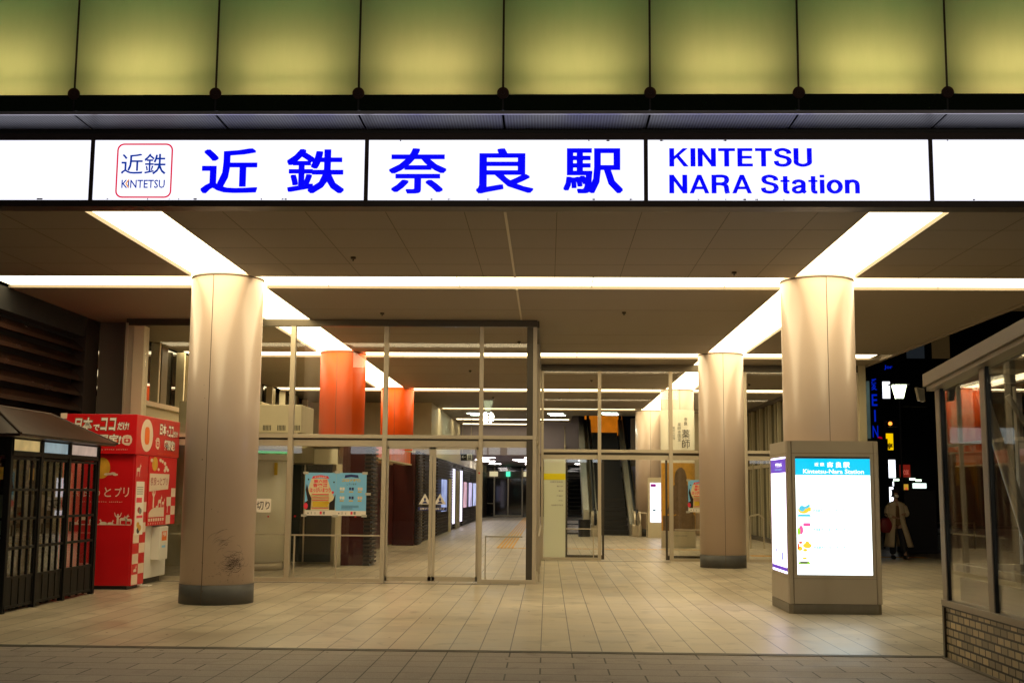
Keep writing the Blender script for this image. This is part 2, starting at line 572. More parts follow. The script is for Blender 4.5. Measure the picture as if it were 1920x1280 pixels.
def grotesque(s_, m, parent, y, x0, x1, z0, cap, name='lettering'):
    """bold grotesque capitals and the few small letters the sign needs, as stroked ribbons"""
    W, Hh = 0.195, 0.165
    def rect(a, b_, c, d): return [[(a, b_), (c, b_), (c, d), (a, d)]]
    def rib(pts, w0=W, w1=Hh, closed=False):
        out = []
        n = len(pts)
        L_ = []
        for i, (x, z) in enumerate(pts):
            if closed:
                a, b_ = pts[(i - 1) % n], pts[(i + 1) % n]
            else:
                a, b_ = pts[max(0, i - 1)], pts[min(n - 1, i + 1)]
            dx, dz = b_[0] - a[0], b_[1] - a[1]
            l = math.hypot(dx, dz) or 1
            nx, nz = -dz / l, dx / l
            L_.append(((x + nx * w0 / 2, z + nz * w1 / 2), (x - nx * w0 / 2, z - nz * w1 / 2)))
        for i in range(n if closed else n - 1):
            j = (i + 1) % n
            out.append([L_[i][0], L_[i][1], L_[j][1], L_[j][0]])
        return out
    G = {
        'K': (0.74, rect(0, 0, W, 1) + [[(W - .01, .36), (W - .01, .56), (.53, 1), (.73, 1)]] + [[(.26, .53), (.37, .64), (.76, 0), (.56, 0)]]),
        'I': (W, rect(0, 0, W, 1)),
        'N': (0.71, rect(0, 0, W, 1) + rect(.71 - W, 0, .71, 1) + [[(0, 1), (.17, 1), (.71, 0), (.54, 0)]]),
        'T': (0.66, rect(0, 1 - Hh, .66, 1) + rect(.33 - W / 2, 0, .33 + W / 2, 1 - Hh)),
        'E': (0.60, rect(0, 0, W, 1) + rect(W, 1 - Hh, .59, 1) + rect(W, .43, .56, .43 + Hh * .93) + rect(W, 0, .60, Hh)),
        'S': (0.66, rib(crom([(.57, .69), (.53, .84), (.33, .93), (.13, .86), (.10, .72), (.17, .60), (.34, .53), (.52, .45), (.58, .28), (.50, .12), (.32, .065), (.12, .13), (.07, .31)]))),
        'U': (0.71, rib([(W / 2, 1), (W / 2, .5)] + crom([(W / 2, .38), (.12, .17), (.355, .065), (.59, .17), (.71 - W / 2, .38)]) + [(.71 - W / 2, .5), (.71 - W / 2, 1)])),
        'A': (0.78, [[(0, 0), (.17, 0), (.47, 1), (.31, 1)], [(.78, 0), (.61, 0), (.31, 1), (.47, 1)]] + rect(.2, .22, .58, .22 + Hh * .9)),
        'R': (0.72, rect(0, 0, W, 1) + rib([(W, .928), (.38, .928)] + crom([(.42, .928), (.55, .88), (.60, .73), (.55, .58), (.42, .51)]) + [(.38, .51), (W, .51)]) + rib(crom([(.40, .50), (.54, .44), (.585, .30), (.60, .12), (.635, 0)]))),
        't': (0.36, rib(crom([(.19, .93), (.19, .5), (.19, .18), (.24, .075), (.35, .07)]), W * .93) + rect(0, .61, .36, .72)),
        'a': (0.56, rib(crom([(.08, .50), (.13, .63), (.28, .675), (.42, .61), (.45, .48), (.45, .14), (.54, .05)]), W * .93) + rib(crom([(.45, .40), (.25, .36), (.10, .28), (.09, .14), (.20, .06), (.36, .10), (.45, .24)]), W * .9, Hh * .9)),
        'i': (W * .95, rect(0, 0, W * .95, .735) + rect(0, .85, W * .95, 1)),
        'o': (0.62, rib([(.31 + .228 * math.cos(2 * PI * k / 28), .367 + .30 * math.sin(2 * PI * k / 28)) for k in range(28)], W * .95, Hh, True)),
        'n': (0.57, rect(0, 0, W * .95, .735) + rib(crom([(.08, .45), (.15, .61), (.31, .672), (.45, .60), (.49, .44)]) + [(.49, .3), (.49, 0)], W * .95)),
        ' ': (0.20, []),
    }
    tot = 0
    gapx = 0.085
    for ch_ in s_:
        tot += G[ch_][0] + gapx
    tot -= gapx
    kx = (x1 - x0) / tot
    mb = MB()
    X = 0
    d = 0
    for ch_ in s_:
        for pl_ in G[ch_][1]:
            d = (d + 1) % 7
            mb.add([(x0 + (X + p_[0]) * kx, y - 0.0001 * d, z0 + p_[1] * cap) for p_ in pl_], [tuple(range(len(pl_)))])
        X += G[ch_][0] + gapx
    return obj(name, mb, m, parent)

def ell(cx, cy_, rx, ry, n=20):
    return [(cx + rx * math.cos(2 * PI * i / n), cy_ + ry * math.sin(2 * PI * i / n)) for i in range(n)]

def rrect(x0, x1, y0, y1, r, n=5):
    p = []
    for cx, cy_, a in ((x1 - r, y1 - r, 0), (x0 + r, y1 - r, 90), (x0 + r, y0 + r, 180), (x1 - r, y0 + r, 270)):
        for i in range(n + 1):
            t = math.radians(a + 90 * i / n)
            p.append((cx + r * math.cos(t), cy_ + r * math.sin(t)))
    return p

# ================================================================== SETTING
struct('ground', MB().quad((-300, -60, -0.03), (300, -60, -0.03), (300, 400, -0.03), (-300, 400, -0.03)), M['asphalt'])
b = MB()
b.quad((-9.5, 12.46, 0), (9.9, 12.46, 0), (9.9, 82, 0), (-9.5, 82, 0))
b.box(-9.5, 9.9, 12.46, 82, -0.029, -0.004)
struct('station_floor', b, M['floor'])
b = MB()
b.quad((-20, 3, -0.004), (-3.1, 3, -0.004), (-3.1, 12.34, -0.004), (-20, 12.34, -0.004))
b.quad((-0.625, 3, -0.004), (12, 3, -0.004), (12, 12.34, -0.004), (-0.625, 12.34, -0.004))
b.cur = 1
b.quad((-3.1, 3, -0.004), (-0.625, 3, -0.004), (-0.625, 12.34, -0.004), (-3.1, 12.34, -0.004))
struct('pavement', b, [M['paver'], M['paver2']])
b = MB()
b.box(-20, 3.98, 12.34, 12.375, -0.025, 0.004)
b.box(-20, 3.98, 12.425, 12.46, -0.025, 0.004)
b.cur = 1
b.box(-20, 3.98, 12.375, 12.425, -0.028, -0.012)
struct('drain_channel', b, [M['kiosk_base'], M['black']])
b = MB()
for x in range(5):
    b.box(-1.46 + x * 0.105, -1.40 + x * 0.105, 35.1, 76, 0, 0.005)
for k in range(20):
    b.box(-1.46 + 0.31 * k, -1.19 + 0.31 * k, 34.75, 34.95, 0, 0.005)
struct('tactile_paving', b, M['yellow_tac'])
b = MB()
for k in range(2):
    b.box(5.3 + 0.0, 9.8, 31.6 + 0.3 * k, 31.8 + 0.3 * k, 0, 0.005)
struct('tactile_paving', b, M['yellow_tac'])
struct('roadside_pavement', MB().box(9.9, 30, 14, 60, -0.029, -0.005), M['paver'])

random.seed(44)
b = MB()
for k in range(120):
    x, y = random.uniform(-7, 6.5), random.uniform(9, 21)
    if -6.0 < x < -4 and y > 15.5 or x > 3.0 and y > 15.5 or x > 3.6 and y < 12.3 or 12.2 < y < 12.6:
        continue
    r_ = random.uniform(0.006, 0.02)
    zz = 0.0015 if y > 12.4 else -0.0025
    n_ = 9
    ph_ = random.random()
    b.add([(x + r_ * random.uniform(.7, 1.2) * math.cos(2 * PI * i / n_ + ph_), y + r_ * random.uniform(.7, 1.2) * math.sin(2 * PI * i / n_ + ph_), zz) for i in range(n_)], [tuple(range(n_))])
stuff(tag(obj('gum_spots', b, mat('old_gum', (0.07, 0.055, 0.04), 0.8), origin=(0, 0, 0)), 'small dark gum spots trodden into the paving', 'gum spots'))

# ------------------------------------------------------------------ canopy with its ceiling and light panels
CZ = 4.682
can = thing('station_canopy', 'flat brown panelled station ceiling crossed by recessed warm light strips', 'canopy', (-0.4, 20, CZ))
XB = [(-8.38, -5.21), (-4.34, 3.525), (4.40, 7.62)]
YB = [(12.62, 17.08), (18.085, 26.6), (27.6, 36.0), (37.1, 44.5), (45.3, 55.9)]
for j, (y0, y1) in enumerate(YB):
    for i, (x0, x1) in enumerate(XB):
        b = MB()
        if j == 4 and i == 1:                      # opening above the escalator
            b.box(x0, 1.0, y0, y1, CZ, CZ + 0.09)
            b.box(1.0, x1, y0, 48.5, CZ, CZ + 0.09)
        elif j == 3 and i == 0:
            b.box(x0, -4.34, y0, y1, CZ, CZ + 0.09)
        else:
            b.box(x0, x1, y0, y1, CZ, CZ + 0.09)
        obj('ceiling_panel', b, M['ceil'], can)
# joint lines between the ceiling boards
b = MB()
h = 0.0035
for x in (-3.65, -2.72, -1.82, -0.94, 0.09, 1.03, 2.0, 2.97):
    b.box(x - h, x + h, 12.62, 17.08, CZ - 0.0015, CZ + 0.01)
for x in (5.3, 6.2, 7.1, -6.2, -7.2):
    b.box(x - h, x + h, 12.62, 17.08, CZ - 0.0015, CZ + 0.01)
for y in (13.9, 15.0, 16.09):
    b.box(-8.38, -5.22, y - h, y + h, CZ - 0.0012, CZ + 0.01)
    b.box(-4.33, 3.52, y - h, y + h, CZ - 0.0012, CZ + 0.01)
    b.box(4.41, 7.6, y - h, y + h, CZ - 0.0012, CZ + 0.01)
for y in (20.2, 23.4, 24.9, 29.5, 31.4, 33.6, 38.8, 40.6, 42.6):
    b.box(-4.33, 3.52, y - h, y + h, CZ - 0.0012, CZ + 0.01)
obj('ceiling_joint', b, M['ceiljoint'], can)
b = MB()
for y0, y1 in ((12.62, 17.08), (18.085, 21.35)):
    b.box(-0.50, -0.47, y0, y1, CZ - 0.008, CZ + 0.01)
obj('centre_trim', b, M['steel'], can)
EZ = CZ + 0.045
g = 0.010
def lightpanel(x0, x1, y0, y1):
    obj('light_panel', MB().box(x0 + g, x1 - g, y0 + 0.004, y1 - 0.004, EZ, EZ + 0.02), M['strip'], can)
for k, (y0, y1) in enumerate(((17.08, 18.085), (26.6, 27.6), (36.0, 37.1), (44.5, 45.3))):
    xs = [-8.36, -6.9, -5.21, -3.38, -1.36, 0.66, 2.68, 4.4, 5.9, 7.42] if k < 3 else [-4.0, -1.36, 0.66, 3.3]
    for a, c in zip(xs, xs[1:]):
        lightpanel(a, c, y0, y1)
for x0, x1, ys in ((-5.21, -4.34, (12.62, 14.85, 17.08)), (-5.21, -4.34, (18.085, 20.9, 23.7, 26.6)), (-5.21, -4.34, (27.6, 31.8, 36.0)), (-5.21, -4.34, (37.1, 40.2)),
                   (3.525, 4.40, (12.62, 14.85, 17.08)), (3.525, 4.40, (18.085, 20.9, 23.7, 26.6)), (3.525, 4.40, (27.6, 31.8, 36.0)), (3.525, 4.40, (37.1, 40.8, 44.5, 46.6))):
    for a, c in zip(ys, ys[1:]):
        lightpanel(x0, x1, a, c)
# far strips past the escalator hall
for y in (51.0, 54.6):
    lightpanel(-3.9, 0.9, y, y + 0.5) if False else obj('light_panel', MB().box(-3.9, 0.9, y, y + 0.45, CZ - 0.012, CZ - 0.002), M['strip'], can)
obj('roof_slab', MB().box(-9.2, 7.66, 12.66, 48.5, CZ + 0.1, CZ + 0.5), M['soot'], can)
obj('roof_slab', MB().box(-9.2, 1.0, 48.5, 56.2, CZ + 0.1, CZ + 0.5), M['soot'], can)
b = MB()
b.box(7.62, 7.72, 12.6, 29.2, CZ - 0.02, CZ + 0.42)
obj('edge_fascia', b, M['ceil'], can)
b = MB()
for x, y in ((-2.9, 20.6), (2.6, 16.6), (-0.6, 24.5), (1.3, 20.4), (-2.0, 30.5), (1.2, 33.0), (-2.6, 15.6), (5.7, 34.0), (0.4, 39.5), (-1.8, 39.2)):
    b.cyl(x, y, CZ - 0.03, CZ, 0.035, 12)
    b.cyl(x, y, CZ - 0.055, CZ - 0.03, 0.012, 8)
obj('sprinkler', b, M['steel_dark'], can)
# flush fluorescent fittings in the far hall
b = MB()
for x, y in ((-2.9, 47.3), (0.3, 47.2), (2.4, 46.6)):
    b.box(x - 0.3, x + 0.3, y, y + 0.18, CZ - 0.02, CZ - 0.004)
    b.box(x - 0.2, x + 0.4, y + 0.9, y + 1.08, CZ - 0.02, CZ - 0.004)
obj('ceiling_lamp', b, emit('cool_lamp', (0.8, 1.0, 0.85), 20), can)
# bulkhead and low ceiling of the far concourse
b = MB()
b.box(-8.4, 1.3, 55.9, 56.1, 3.3, CZ + 0.1)
b.box(-8.4, 9.4, 56.1, 81, 3.3, 3.4)
obj('lower_ceiling', b, mat('lilac_grey_board', (0.30, 0.26, 0.30), 0.6), can)
b = MB()
for x, y in ((-3.0, 60), (-0.8, 60), (-3.5, 64), (-1.5, 64), (-3.3, 67), (-1.3, 67), (-3.2, 73), (-1.0, 73), (2, 64), (2, 72)):
    b.box(x - 0.35, x + 0.35, y, y + 0.25, 3.28, 3.296)
obj('ceiling_lamp', b, emit('pink_lamp', (1, 0.9, 0.85), 40.0), can)

# ------------------------------------------------------------------ illuminated station sign
sg = thing('station_sign', 'long white backlit sign board with blue station name lettering along the canopy edge', 'sign', (-0.4, 12.5, 4.6))
SX = [-7.9, -4.915, -1.949, 1.027, 4.022, 7.0]
SZ0, SZ1 = 4.665, 5.327
b = MB()
b.box(-7.95, 7.05, 12.40, 12.62, SZ1, 5.40)
b.box(-7.95, 7.05, 12.40, 12.62, 4.595, SZ0)
b.box(-7.95, 7.05, 12.52, 12.615, SZ0, SZ1)
for x in SX:
    b.box(x - 0.022, x + 0.022, 12.395, 12.52, SZ0, SZ1)
obj('frame', b, M['frame_brown'], sg)
obj('bottom_trim', MB().box(-7.95, 7.05, 12.615, 12.66, 4.60, 4.70), M['ceil'], sg)
b = MB()
random.seed(3)
panels = []
for a, c in zip(SX, SX[1:]):
    p = obj('sign_panel', MB().box(a + 0.022, c - 0.022, 12.405, 12.50, SZ0 + 0.004, SZ1 - 0.004), M['sign_white'], sg)
    panels.append(p)
    d = MB()          # grime along the lower edge
    for k in range(8):
        x = random.uniform(a + 0.06, c - 0.06)
        zz = SZ0 + 0.004 if random.random() < 0.75 else SZ1 - 0.018
        n = random.randint(3, 6)
        w_ = random.uniform(0.006, 0.03)
        d.poly([(x + w_ * math.cos(2 * PI * i / n) * random.uniform(.5, 1.3), zz + 0.008 + 0.009 * math.sin(2 * PI * i / n)) for i in range(n)], (0, 12.4045, 0), RX, RZ, 0.0005)
    obj('grime', d, mat('grime', (0.25, 0.2, 0.22), 0.8), p)
YS = 12.4035
O = (0, YS, 0)
for ch, bx, p in (('近', (-3.73, -3.116, 4.736, 5.234), 1), ('鉄', (-2.806, -2.184, 4.737, 5.228), 1), ('奈', (-1.709, -1.091, 4.737, 5.234), 2),
                  ('良', (-0.777, -0.162, 4.738, 5.233), 2), ('駅', (0.152, 0.785, 4.739, 5.233), 2)):
    heavy(ch, M['sign_blue'], panels[p], YS, bx, 0.0135, 0.0085)
grotesque('KINTETSU', M['sign_blue'], panels[3], YS, 1.275, 2.779, 5.033, 0.200)
grotesque('NARA Station', M['sign_blue'], panels[3], YS, 1.273, 3.269, 4.742, 0.202)
text('lettering', '近鉄', M['logo_blue'], panels[1], O, RX, RZ, (-4.600, -4.113, 4.946, 5.176), bold=0.006)
text('lettering', 'KINTETSU', M['logo_blue'], panels[1], O, RX, RZ, (-4.586, -4.117, 4.796, 4.888), bold=0.014)
ch = MB()
for z0, z1 in ((4.845, 4.89), (4.845, 4.80)):
    ch.poly([(-4.545, z0), (-4.53, z0), (-4.50, z1), (-4.515, z1)] if z1 > z0 else [(-4.515, z1), (-4.50, z1), (-4.53, z0), (-4.545, z0)], (0, 12.4025, 0), RX, RZ, 0.0008)
obj('emblem_chevron', ch, M['logo_orange'], panels[1])
# rounded red outline of the emblem
o_, i_ = rrect(-4.65, -4.042, 4.688, 5.288, 0.075), rrect(-4.633, -4.059, 4.705, 5.271, 0.060)
k = len(o_)
rb = MB()
rb.add([(x, 12.403, z) for x, z in o_] + [(x, 12.403, z) for x, z in i_], [(i, (i + 1) % k, k + (i + 1) % k, k + i) for i in range(k)])
obj('emblem_outline', rb, M['logo_red'], panels[1])

# ------------------------------------------------------------------ soffit grille and backlit glass band above the sign
gr = thing('soffit_grille', 'grey perforated metal soffit strip running above the white sign board', 'grille', (-0.4, 12.1, 5.44))
GX = [-7.9, -6.43, -4.93, -3.45, -1.965, -0.475, 1.03, 2.54, 4.04, 5.56, 7.05]
for a, c in zip(GX, GX[1:]):
    obj('grille_panel', MB().box(a + 0.012, c - 0.012, 11.89, 12.42, 5.443, 5.455), M['mesh'], gr)
obj('edge_trim', MB().box(-7.9, 7.05, 11.86, 11.885, 5.435, 5.47), mat('pale_edge_metal', (0.5, 0.48, 0.55), 0.3, metal=0.6), gr)
obj('housing', MB().box(-7.9, 7.05, 12.425, 12.60, 5.41, 5.60), M['black'], gr)
random.seed(17)
TUBES = [emit('tube_warm', (1.0, 0.55 + 0.03 * random.random(), 0.26), 22 * random.uniform(0.86, 1.1)) for _ in range(10)]
TOP_TINT = emit('added_green_tube', (0.22, 0.90, 0.42), 8.5)
gb = thing('glass_fascia', 'backlit green frosted glass band above the station sign', 'glass fascia', (-0.4, 12, 5.47))
FZ0, FZ1 = 5.475, 8.2
for a, c in zip(GX, GX[1:]):
    obj('glass_panel', MB().quad((a + 0.011, 11.87, 5.645), (c - 0.011, 11.87, 5.645), (c - 0.011, 11.87, FZ1), (a + 0.011, 11.87, FZ1)), M['frosted'], gb)
    obj('spandrel_panel', MB().box(a + 0.011, c - 0.011, 11.865, 11.88, 5.475, 5.643), mat('dark_green_glass', (0.012, 0.02, 0.01), 0.15), gb)
    # fluorescent batten of this bay behind the glass
    t = obj('batten_or_tint_lamp', MB().cyl(0, 0, 0, 1, 1, 6) if False else MB().box(a + 0.26, c - 0.26, 12.24, 12.31, 5.80, 5.84), TUBES[GX.index(a)], gb)
    obj('batten_or_tint_lamp', MB().box(a + 0.3, c - 0.3, 12.35, 12.42, 7.5, 7.54), TOP_TINT, gb)  # added green lamp, only there to tint the upper glass
for x in GX:
    b = MB()
    b.box(x - 0.011, x + 0.011, 11.872, 11.94, 5.48, FZ1)
    b.box(x - 0.05, x + 0.05, 11.93, 12.03, 5.5, FZ1)
    obj('joint_mullion', b, M['black'], gb)
for x in GX:
    d = MB()
    n = 28
    r1 = 0.062
    vs = [(x + r1 * math.cos(2 * PI * i / n), 11.845, 5.655 + r1 * math.sin(2 * PI * i / n)) for i in range(n)]
    vs += [(x + r1 * math.cos(2 * PI * i / n), 11.868, 5.655 + r1 * math.sin(2 * PI * i / n)) for i in range(n)]
    d.add(vs, [tuple(range(n)), tuple(reversed(range(n, 2 * n)))] + [(i, n + i, n + (i + 1) % n, (i + 1) % n) for i in range(n)])
    d.bar((x, 11.835, 5.655), (x, 11.85, 5.655), 0.02, 12)
    obj('fixing_disc', d, mat('rusty_disc', (0.045, 0.018, 0.012), 0.5, metal=0.4), gb, bevel=0.003)
b = MB()
b.box(-7.9, 7.05, 12.55, 12.6, 5.48, FZ1)
b.box(-7.9, 7.05, 11.9, 12.6, FZ1, FZ1 + 0.05)
b.box(-7.9, 7.05, 11.9, 12.55, 5.62, 5.66)
obj('light_trough', b, mat('trough_paint', (0.045, 0.17, 0.09), 0.7), gb)
gf = MB()
for x in GX:
    gf.box(x - 0.01, x + 0.01, 12.03, 12.55, 5.66, FZ1)
obj('bay_divider', gf, mat('divider_paint', (0.08, 0.15, 0.08), 0.7), gb)

# ================================================================== COLUMNS
def column(x, y, r, m, label, seam_deg, group, base=True, z1=CZ + 0.03, origin_z=0.0):
    t = thing('round_column', label, 'column', (x, y, origin_z), group)
    obj('shaft', MB().cyl(x, y, 0.27 if base else origin_z, z1, r, 72), m, t, smooth=True)
    ring = MB()
    ring.cyl(x, y, CZ - 0.012, CZ + 0.004, r + 0.008, 72)
    obj('top_collar', ring, M['seam'], t, smooth=True)
    if base:
        obj('base_band', MB().cyl(x, y, 0.0, 0.272, r + 0.005, 72), M['band'], t, smooth=True)
    b = MB()
    for k in range(3):
        a = math.radians(-90 + seam_deg + 120 * k)
        d = 0.004 / r
        q = r + 0.0015
        z0 = 0.0 if base else origin_z
        for zz0, zz1, qq in ((0.272, CZ - 0.012, q), (0.0, 0.27, q + 0.0052)) if base else ((z0, CZ - 0.012, q),):
            vs = [(x + rad * math.cos(a + s_ * d), y + rad * math.sin(a + s_ * d), z) for z in (zz0, zz1) for rad, s_ in ((q - 0.01, -1), (qq, -1), (qq, 1), (q - 0.01, 1))]
            b.add(vs, [(0, 1, 2, 3), (7, 6, 5, 4), (1, 5, 6, 2), (0, 4, 5, 1), (2, 6, 7, 3)])
    obj('joint_seam', b, M['seam'], t)
    return t
gcol = 'cream round columns carrying the canopy'
colA = column(-4.745, 17.36, 0.52, M['col'], 'scuffed cream round column beside the red photo booth', -8, gcol)
colB = column(3.925, 17.40, 0.52, M['col'], 'cream round column rising out of the lit information kiosk', 2, gcol)
colC = column(3.87, 26.85, 0.50, M['col'], 'clean cream round column with grey base in front of the open doorway wall', -2, gcol)
colD = column(3.92, 36.4, 0.50, M['col'], 'round column wrapped in a white banner and dark gold poster behind the glass', 3, gcol)
colE = column(3.82, 45.6, 0.50, M['col'], 'farthest cream column beside the escalator with a lit map in front', 3, gcol)
go = 'orange round columns behind the glass'
colF = column(-4.65, 26.9, 0.51, M['orange'], 'nearer and larger orange column behind the glass screen', -6, go, base=False, origin_z=2.72)
colG = column(-4.60, 36.4, 0.50, M['orange'], 'farther and smaller orange column behind the glass screen', -2, go, base=False, origin_z=2.80)
# scuffs and scratches at the foot of the nearest column
random.seed(11)
b = MB()
def on_col(a, z, cx=-4.745, cy_=17.36, r=0.5212):
    return (cx + r * math.cos(a), cy_ + r * math.sin(a), z)
def scr(a0, z0, rad, t0, t1, wid, n=9):
    pts = []
    for i in range(n + 1):
        t = t0 + (t1 - t0) * i / n
        pts.append((a0 + rad * math.cos(t) / 0.52, z0 + rad * 0.8 * math.sin(t)))
    vs = []
    for i, (a, z) in enumerate(pts):
        ww = wid * math.sin(PI * (i + 0.4) / (n + 0.8))
        vs += [on_col(a, z + ww), on_col(a + ww, z - ww)]
    b.add(vs, [(2 * i, 2 * i + 1, 2 * i + 3, 2 * i + 2) for i in range(n)])
for k in range(70):
    a0 = math.radians(-52) + random.gauss(0, 0.12)
    z0 = 0.60 + random.gauss(0, 0.07)
    scr(a0, z0, random.uniform(0.015, 0.11), random.uniform(0, 6), random.uniform(0.5, 2.6) + 6, random.uniform(0.0012, 0.0032))
for k in range(14):
    scr(math.radians(-62) + random.gauss(0, 0.1), 0.80 + random.gauss(0, 0.05), random.uniform(0.08, 0.2), 1.2 + random.random() * .4, 2.6 + random.random() * .6, 0.0016)
for k in range(70):
    a0 = math.radians(-60) + random.gauss(0, 0.35)
    z0 = 0.45 + random.gauss(0, 0.10)
    if z0 < 0.3: continue
    scr(a0, z0, random.uniform(0.005, 0.02), random.uniform(0, 6), random.uniform(0.5, 2) + 6, 0.0015, 4)
obj('scuff_mark', b, mat('scuff', (0.09, 0.06, 0.05), 0.7), colA)
b = MB()
for k in range(16):
    a = random.uniform(-2.7, -0.5); z = random.uniform(0.06, 4.3) if k > 7 else random.uniform(0.03, 0.2)
    r = random.uniform(0.004, 0.012)
    q = 0.5275 if z < 0.27 else 0.5222
    b.add([on_col(a + r * math.cos(t) / 0.5, z + r * math.sin(t) * 0.6, r=q) for t in [i * PI / 4 for i in range(8)]], [tuple(range(8))])
obj('chip_mark', b, mat('chip', (0.12, 0.07, 0.05), 0.7), colA)
# banner wrapped on the column by the open doorway
ban = MB().cyl(3.92, 36.4, 0.0, 4.08, 0.508, 64)
bn = tag(obj('column_banner', ban, mat('banner_cream', (0.72, 0.68, 0.55), 0.5), smooth=True), 'cream exhibition banner wrapped round a column behind the glass doors', 'banner')
def wrap(name, z0, z1, a0, a1, m, q, parent, n=24):
    d = MB()
    vs = []
    for i in range(n + 1):
        a = math.radians(a0 + (a1 - a0) * i / n)
        vs += [(3.92 + q * math.cos(a), 36.4 + q * math.sin(a), z0), (3.92 + q * math.cos(a), 36.4 + q * math.sin(a), z1)]
    d.add(vs, [(2 * i, 2 * i + 2, 2 * i + 3, 2 * i + 1) for i in range(n)])
    return obj(name, d, m, parent)
wrap('poster_picture', 0.50, 2.50, -172, -8, M['print_gold'], 0.512, bn)
# plain dark rounded figure shape on the gold ground
def colpoly(pts, m, q, name):
    d = MB()
    vs = []
    for x, z in pts:
        a = math.asin(max(-0.98, min(0.98, x / q)))
        vs.append((3.92 + q * math.sin(a), 36.4 - q * math.cos(a), z))
    d.add(vs, [tuple(range(len(vs)))])
    return obj(name, d, m, bn)
# strips so the outline bends with the column
def colshape(f, z0, z1, m, q, name, nz=26, nx=10):
    d = MB(); vs = []; fs = []
    for i in range(nz + 1):
        z = z0 + (z1 - z0) * i / nz
        l, r = f((z - z0) / (z1 - z0))
        for j in range(nx + 1):
            x = l + (r - l) * j / nx
            a = max(-1.45, min(1.45, x / q))
            vs.append((3.92 + q * math.sin(a), 36.4 - q * math.cos(a), z))
    for i in range(nz):
        for j in range(nx):
            k0 = i * (nx + 1) + j
            fs.append((k0, k0 + 1, k0 + nx + 2, k0 + nx + 1))
    d.add(vs, fs)
    return obj(name, d, m, bn)
colshape(lambda t: (-0.60, 0.60) if t < 0.25 else (-0.30 - 0.5 * (0.5 - t), 0.36 + 0.5 * (0.5 - t)) if t < 0.5 else (-0.30 + 0.25 * (t - 0.5) ** 1.5, 0.38 - 0.3 * (t - 0.5) ** 1.5) if t < 0.72 else (0.03 - 0.19 * math.sqrt(max(0.0, 1 - ((t - 0.80) / 0.205) ** 2)), 0.03 + 0.19 * math.sqrt(max(0.0, 1 - ((t - 0.80) / 0.205) ** 2))), 0.50, 2.36, M['bronze'], 0.5165, 'dark_figure_shape')
def vtext(s, xc, ztop, size, m, parent):
    """vertical lettering wrapped at the column surface"""
    n = len(s)
    for i, chh in enumerate(s):
        a = xc / 0.51
        X, Yp = 3.92 + 0.518 * math.sin(a), 36.4 - 0.518 * math.cos(a)
        u = (math.cos(a), math.sin(a), 0)
        text('lettering', chh, m, parent, (X, Yp, ztop - (i + 1) * size * 1.12), u, RZ, (-size / 2, size / 2, 0, size), bold=0.0)
vtext('奈良', 0.20, 3.86, 0.11, M['print_black'], bn)
vtext('薬師', 0.20, 3.52, 0.26, M['print_black'], bn)
vtext('薬師寺国宝', 0.0, 3.70, 0.10, M['print_grey'], bn)
vtext('東塔大修理', -0.16, 3.58, 0.07, M['print_grey'], bn)
vtext('奈良国立', -0.27, 3.52, 0.06, M['print_redpink'], bn)
text('lettering', 'YAKUSHIJI', M['print_grey'], bn, (3.92, 35.875, 0), RX, RZ, (-0.18, 0.2, 0.33, 0.38))

# ================================================================== GLASS SCREENS
def rail(b, x0, x1, y, z=0.81, posts=()):
    b.box(x0, x1, y - 0.02, y + 0.02, z - 0.012, z + 0.012)
    for p in posts:
        b.box(p - 0.012, p + 0.012, y - 0.012, y + 0.012, 0.06, z)
FY = 21.5
fs_ = thing('glass_screen', 'front glazed entrance screen in brushed steel with closed sliding doors and taped posters', 'glass screen', (-4, FY, 0))
for x, w_ in ((-7.62, 0.14), (-4.63, 0.09), (-2.93, 0.08), (-1.20, 0.07), (-0.235, 0.07)):
    obj('mullion', MB().box(x - w_ / 2, x + w_ / 2, FY - 0.06, FY + 0.06, 0.0, 4.56), M['steel'], fs_, bevel=0.004)
obj('mullion', MB().box(-7.70, -7.66, FY - 0.1, FY - 0.07, 0.0, 4.6), M['steel'], fs_)
obj('corner_post', MB().box(-0.38, -0.27, FY - 0.03, FY + 0.08, 0.06, 4.55), M['steel_dark'], fs_)
obj('head_beam', MB().box(-7.7, -0.20, FY - 0.07, FY + 0.07, 4.56, CZ + 0.0), M['steel_dark'], fs_)
for a, c in ((-7.55, -4.675), (-4.585, -2.97), (-2.89, -1.235), (-1.165, -0.27)):
    obj('transom', MB().box(a, c, FY - 0.05, FY + 0.05, 2.535, 2.60), M['steel'], fs_, bevel=0.003)
for a, c in ((-7.55, -4.675), (-4.585, -2.97), (-2.89, -1.235), (-1.165, -0.38)):
    obj('header_box', MB().box(a, c, FY + 0.0, FY + 0.14, 2.39, 2.50), M['steel'], fs_)
    obj('header_box', MB().box(a, c, FY + 0.03, FY + 0.12, 2.501, 2.534), M['steel_dark'], fs_)
for a, c in ((-7.55, -4.675), (-4.585, -2.97), (-1.165, -0.27)):
    obj('sill', MB().box(a, c, FY - 0.05, FY + 0.05, 0.0, 0.065), M['steel'], fs_, bevel=0.003)
for a, c in ((-7.34, -4.675), (-4.585, -2.97), (-2.89, -1.235), (-1.165, -0.385)):
    obj('glass_pane', MB().box(a, c, FY - 0.006, FY + 0.006, 2.602, 4.558), M['glass'], fs_)
for a, c in ((-7.34, -4.675), (-4.585, -2.97), (-1.165, -0.385)):
    obj('glass_pane', MB().box(a, c, FY - 0.006, FY + 0.006, 0.067, 2.388), M['glass'], fs_)
rb = MB(); rail(rb, -4.58, -2.98, FY - 0.045, posts=(-4.50, -3.75)); obj('handrail', rb, M['steel'], fs_)
rb = MB(); rail(rb, -1.11, -0.44, FY + 0.05, posts=(-1.10,)); obj('handrail', rb, M['steel'], fs_)
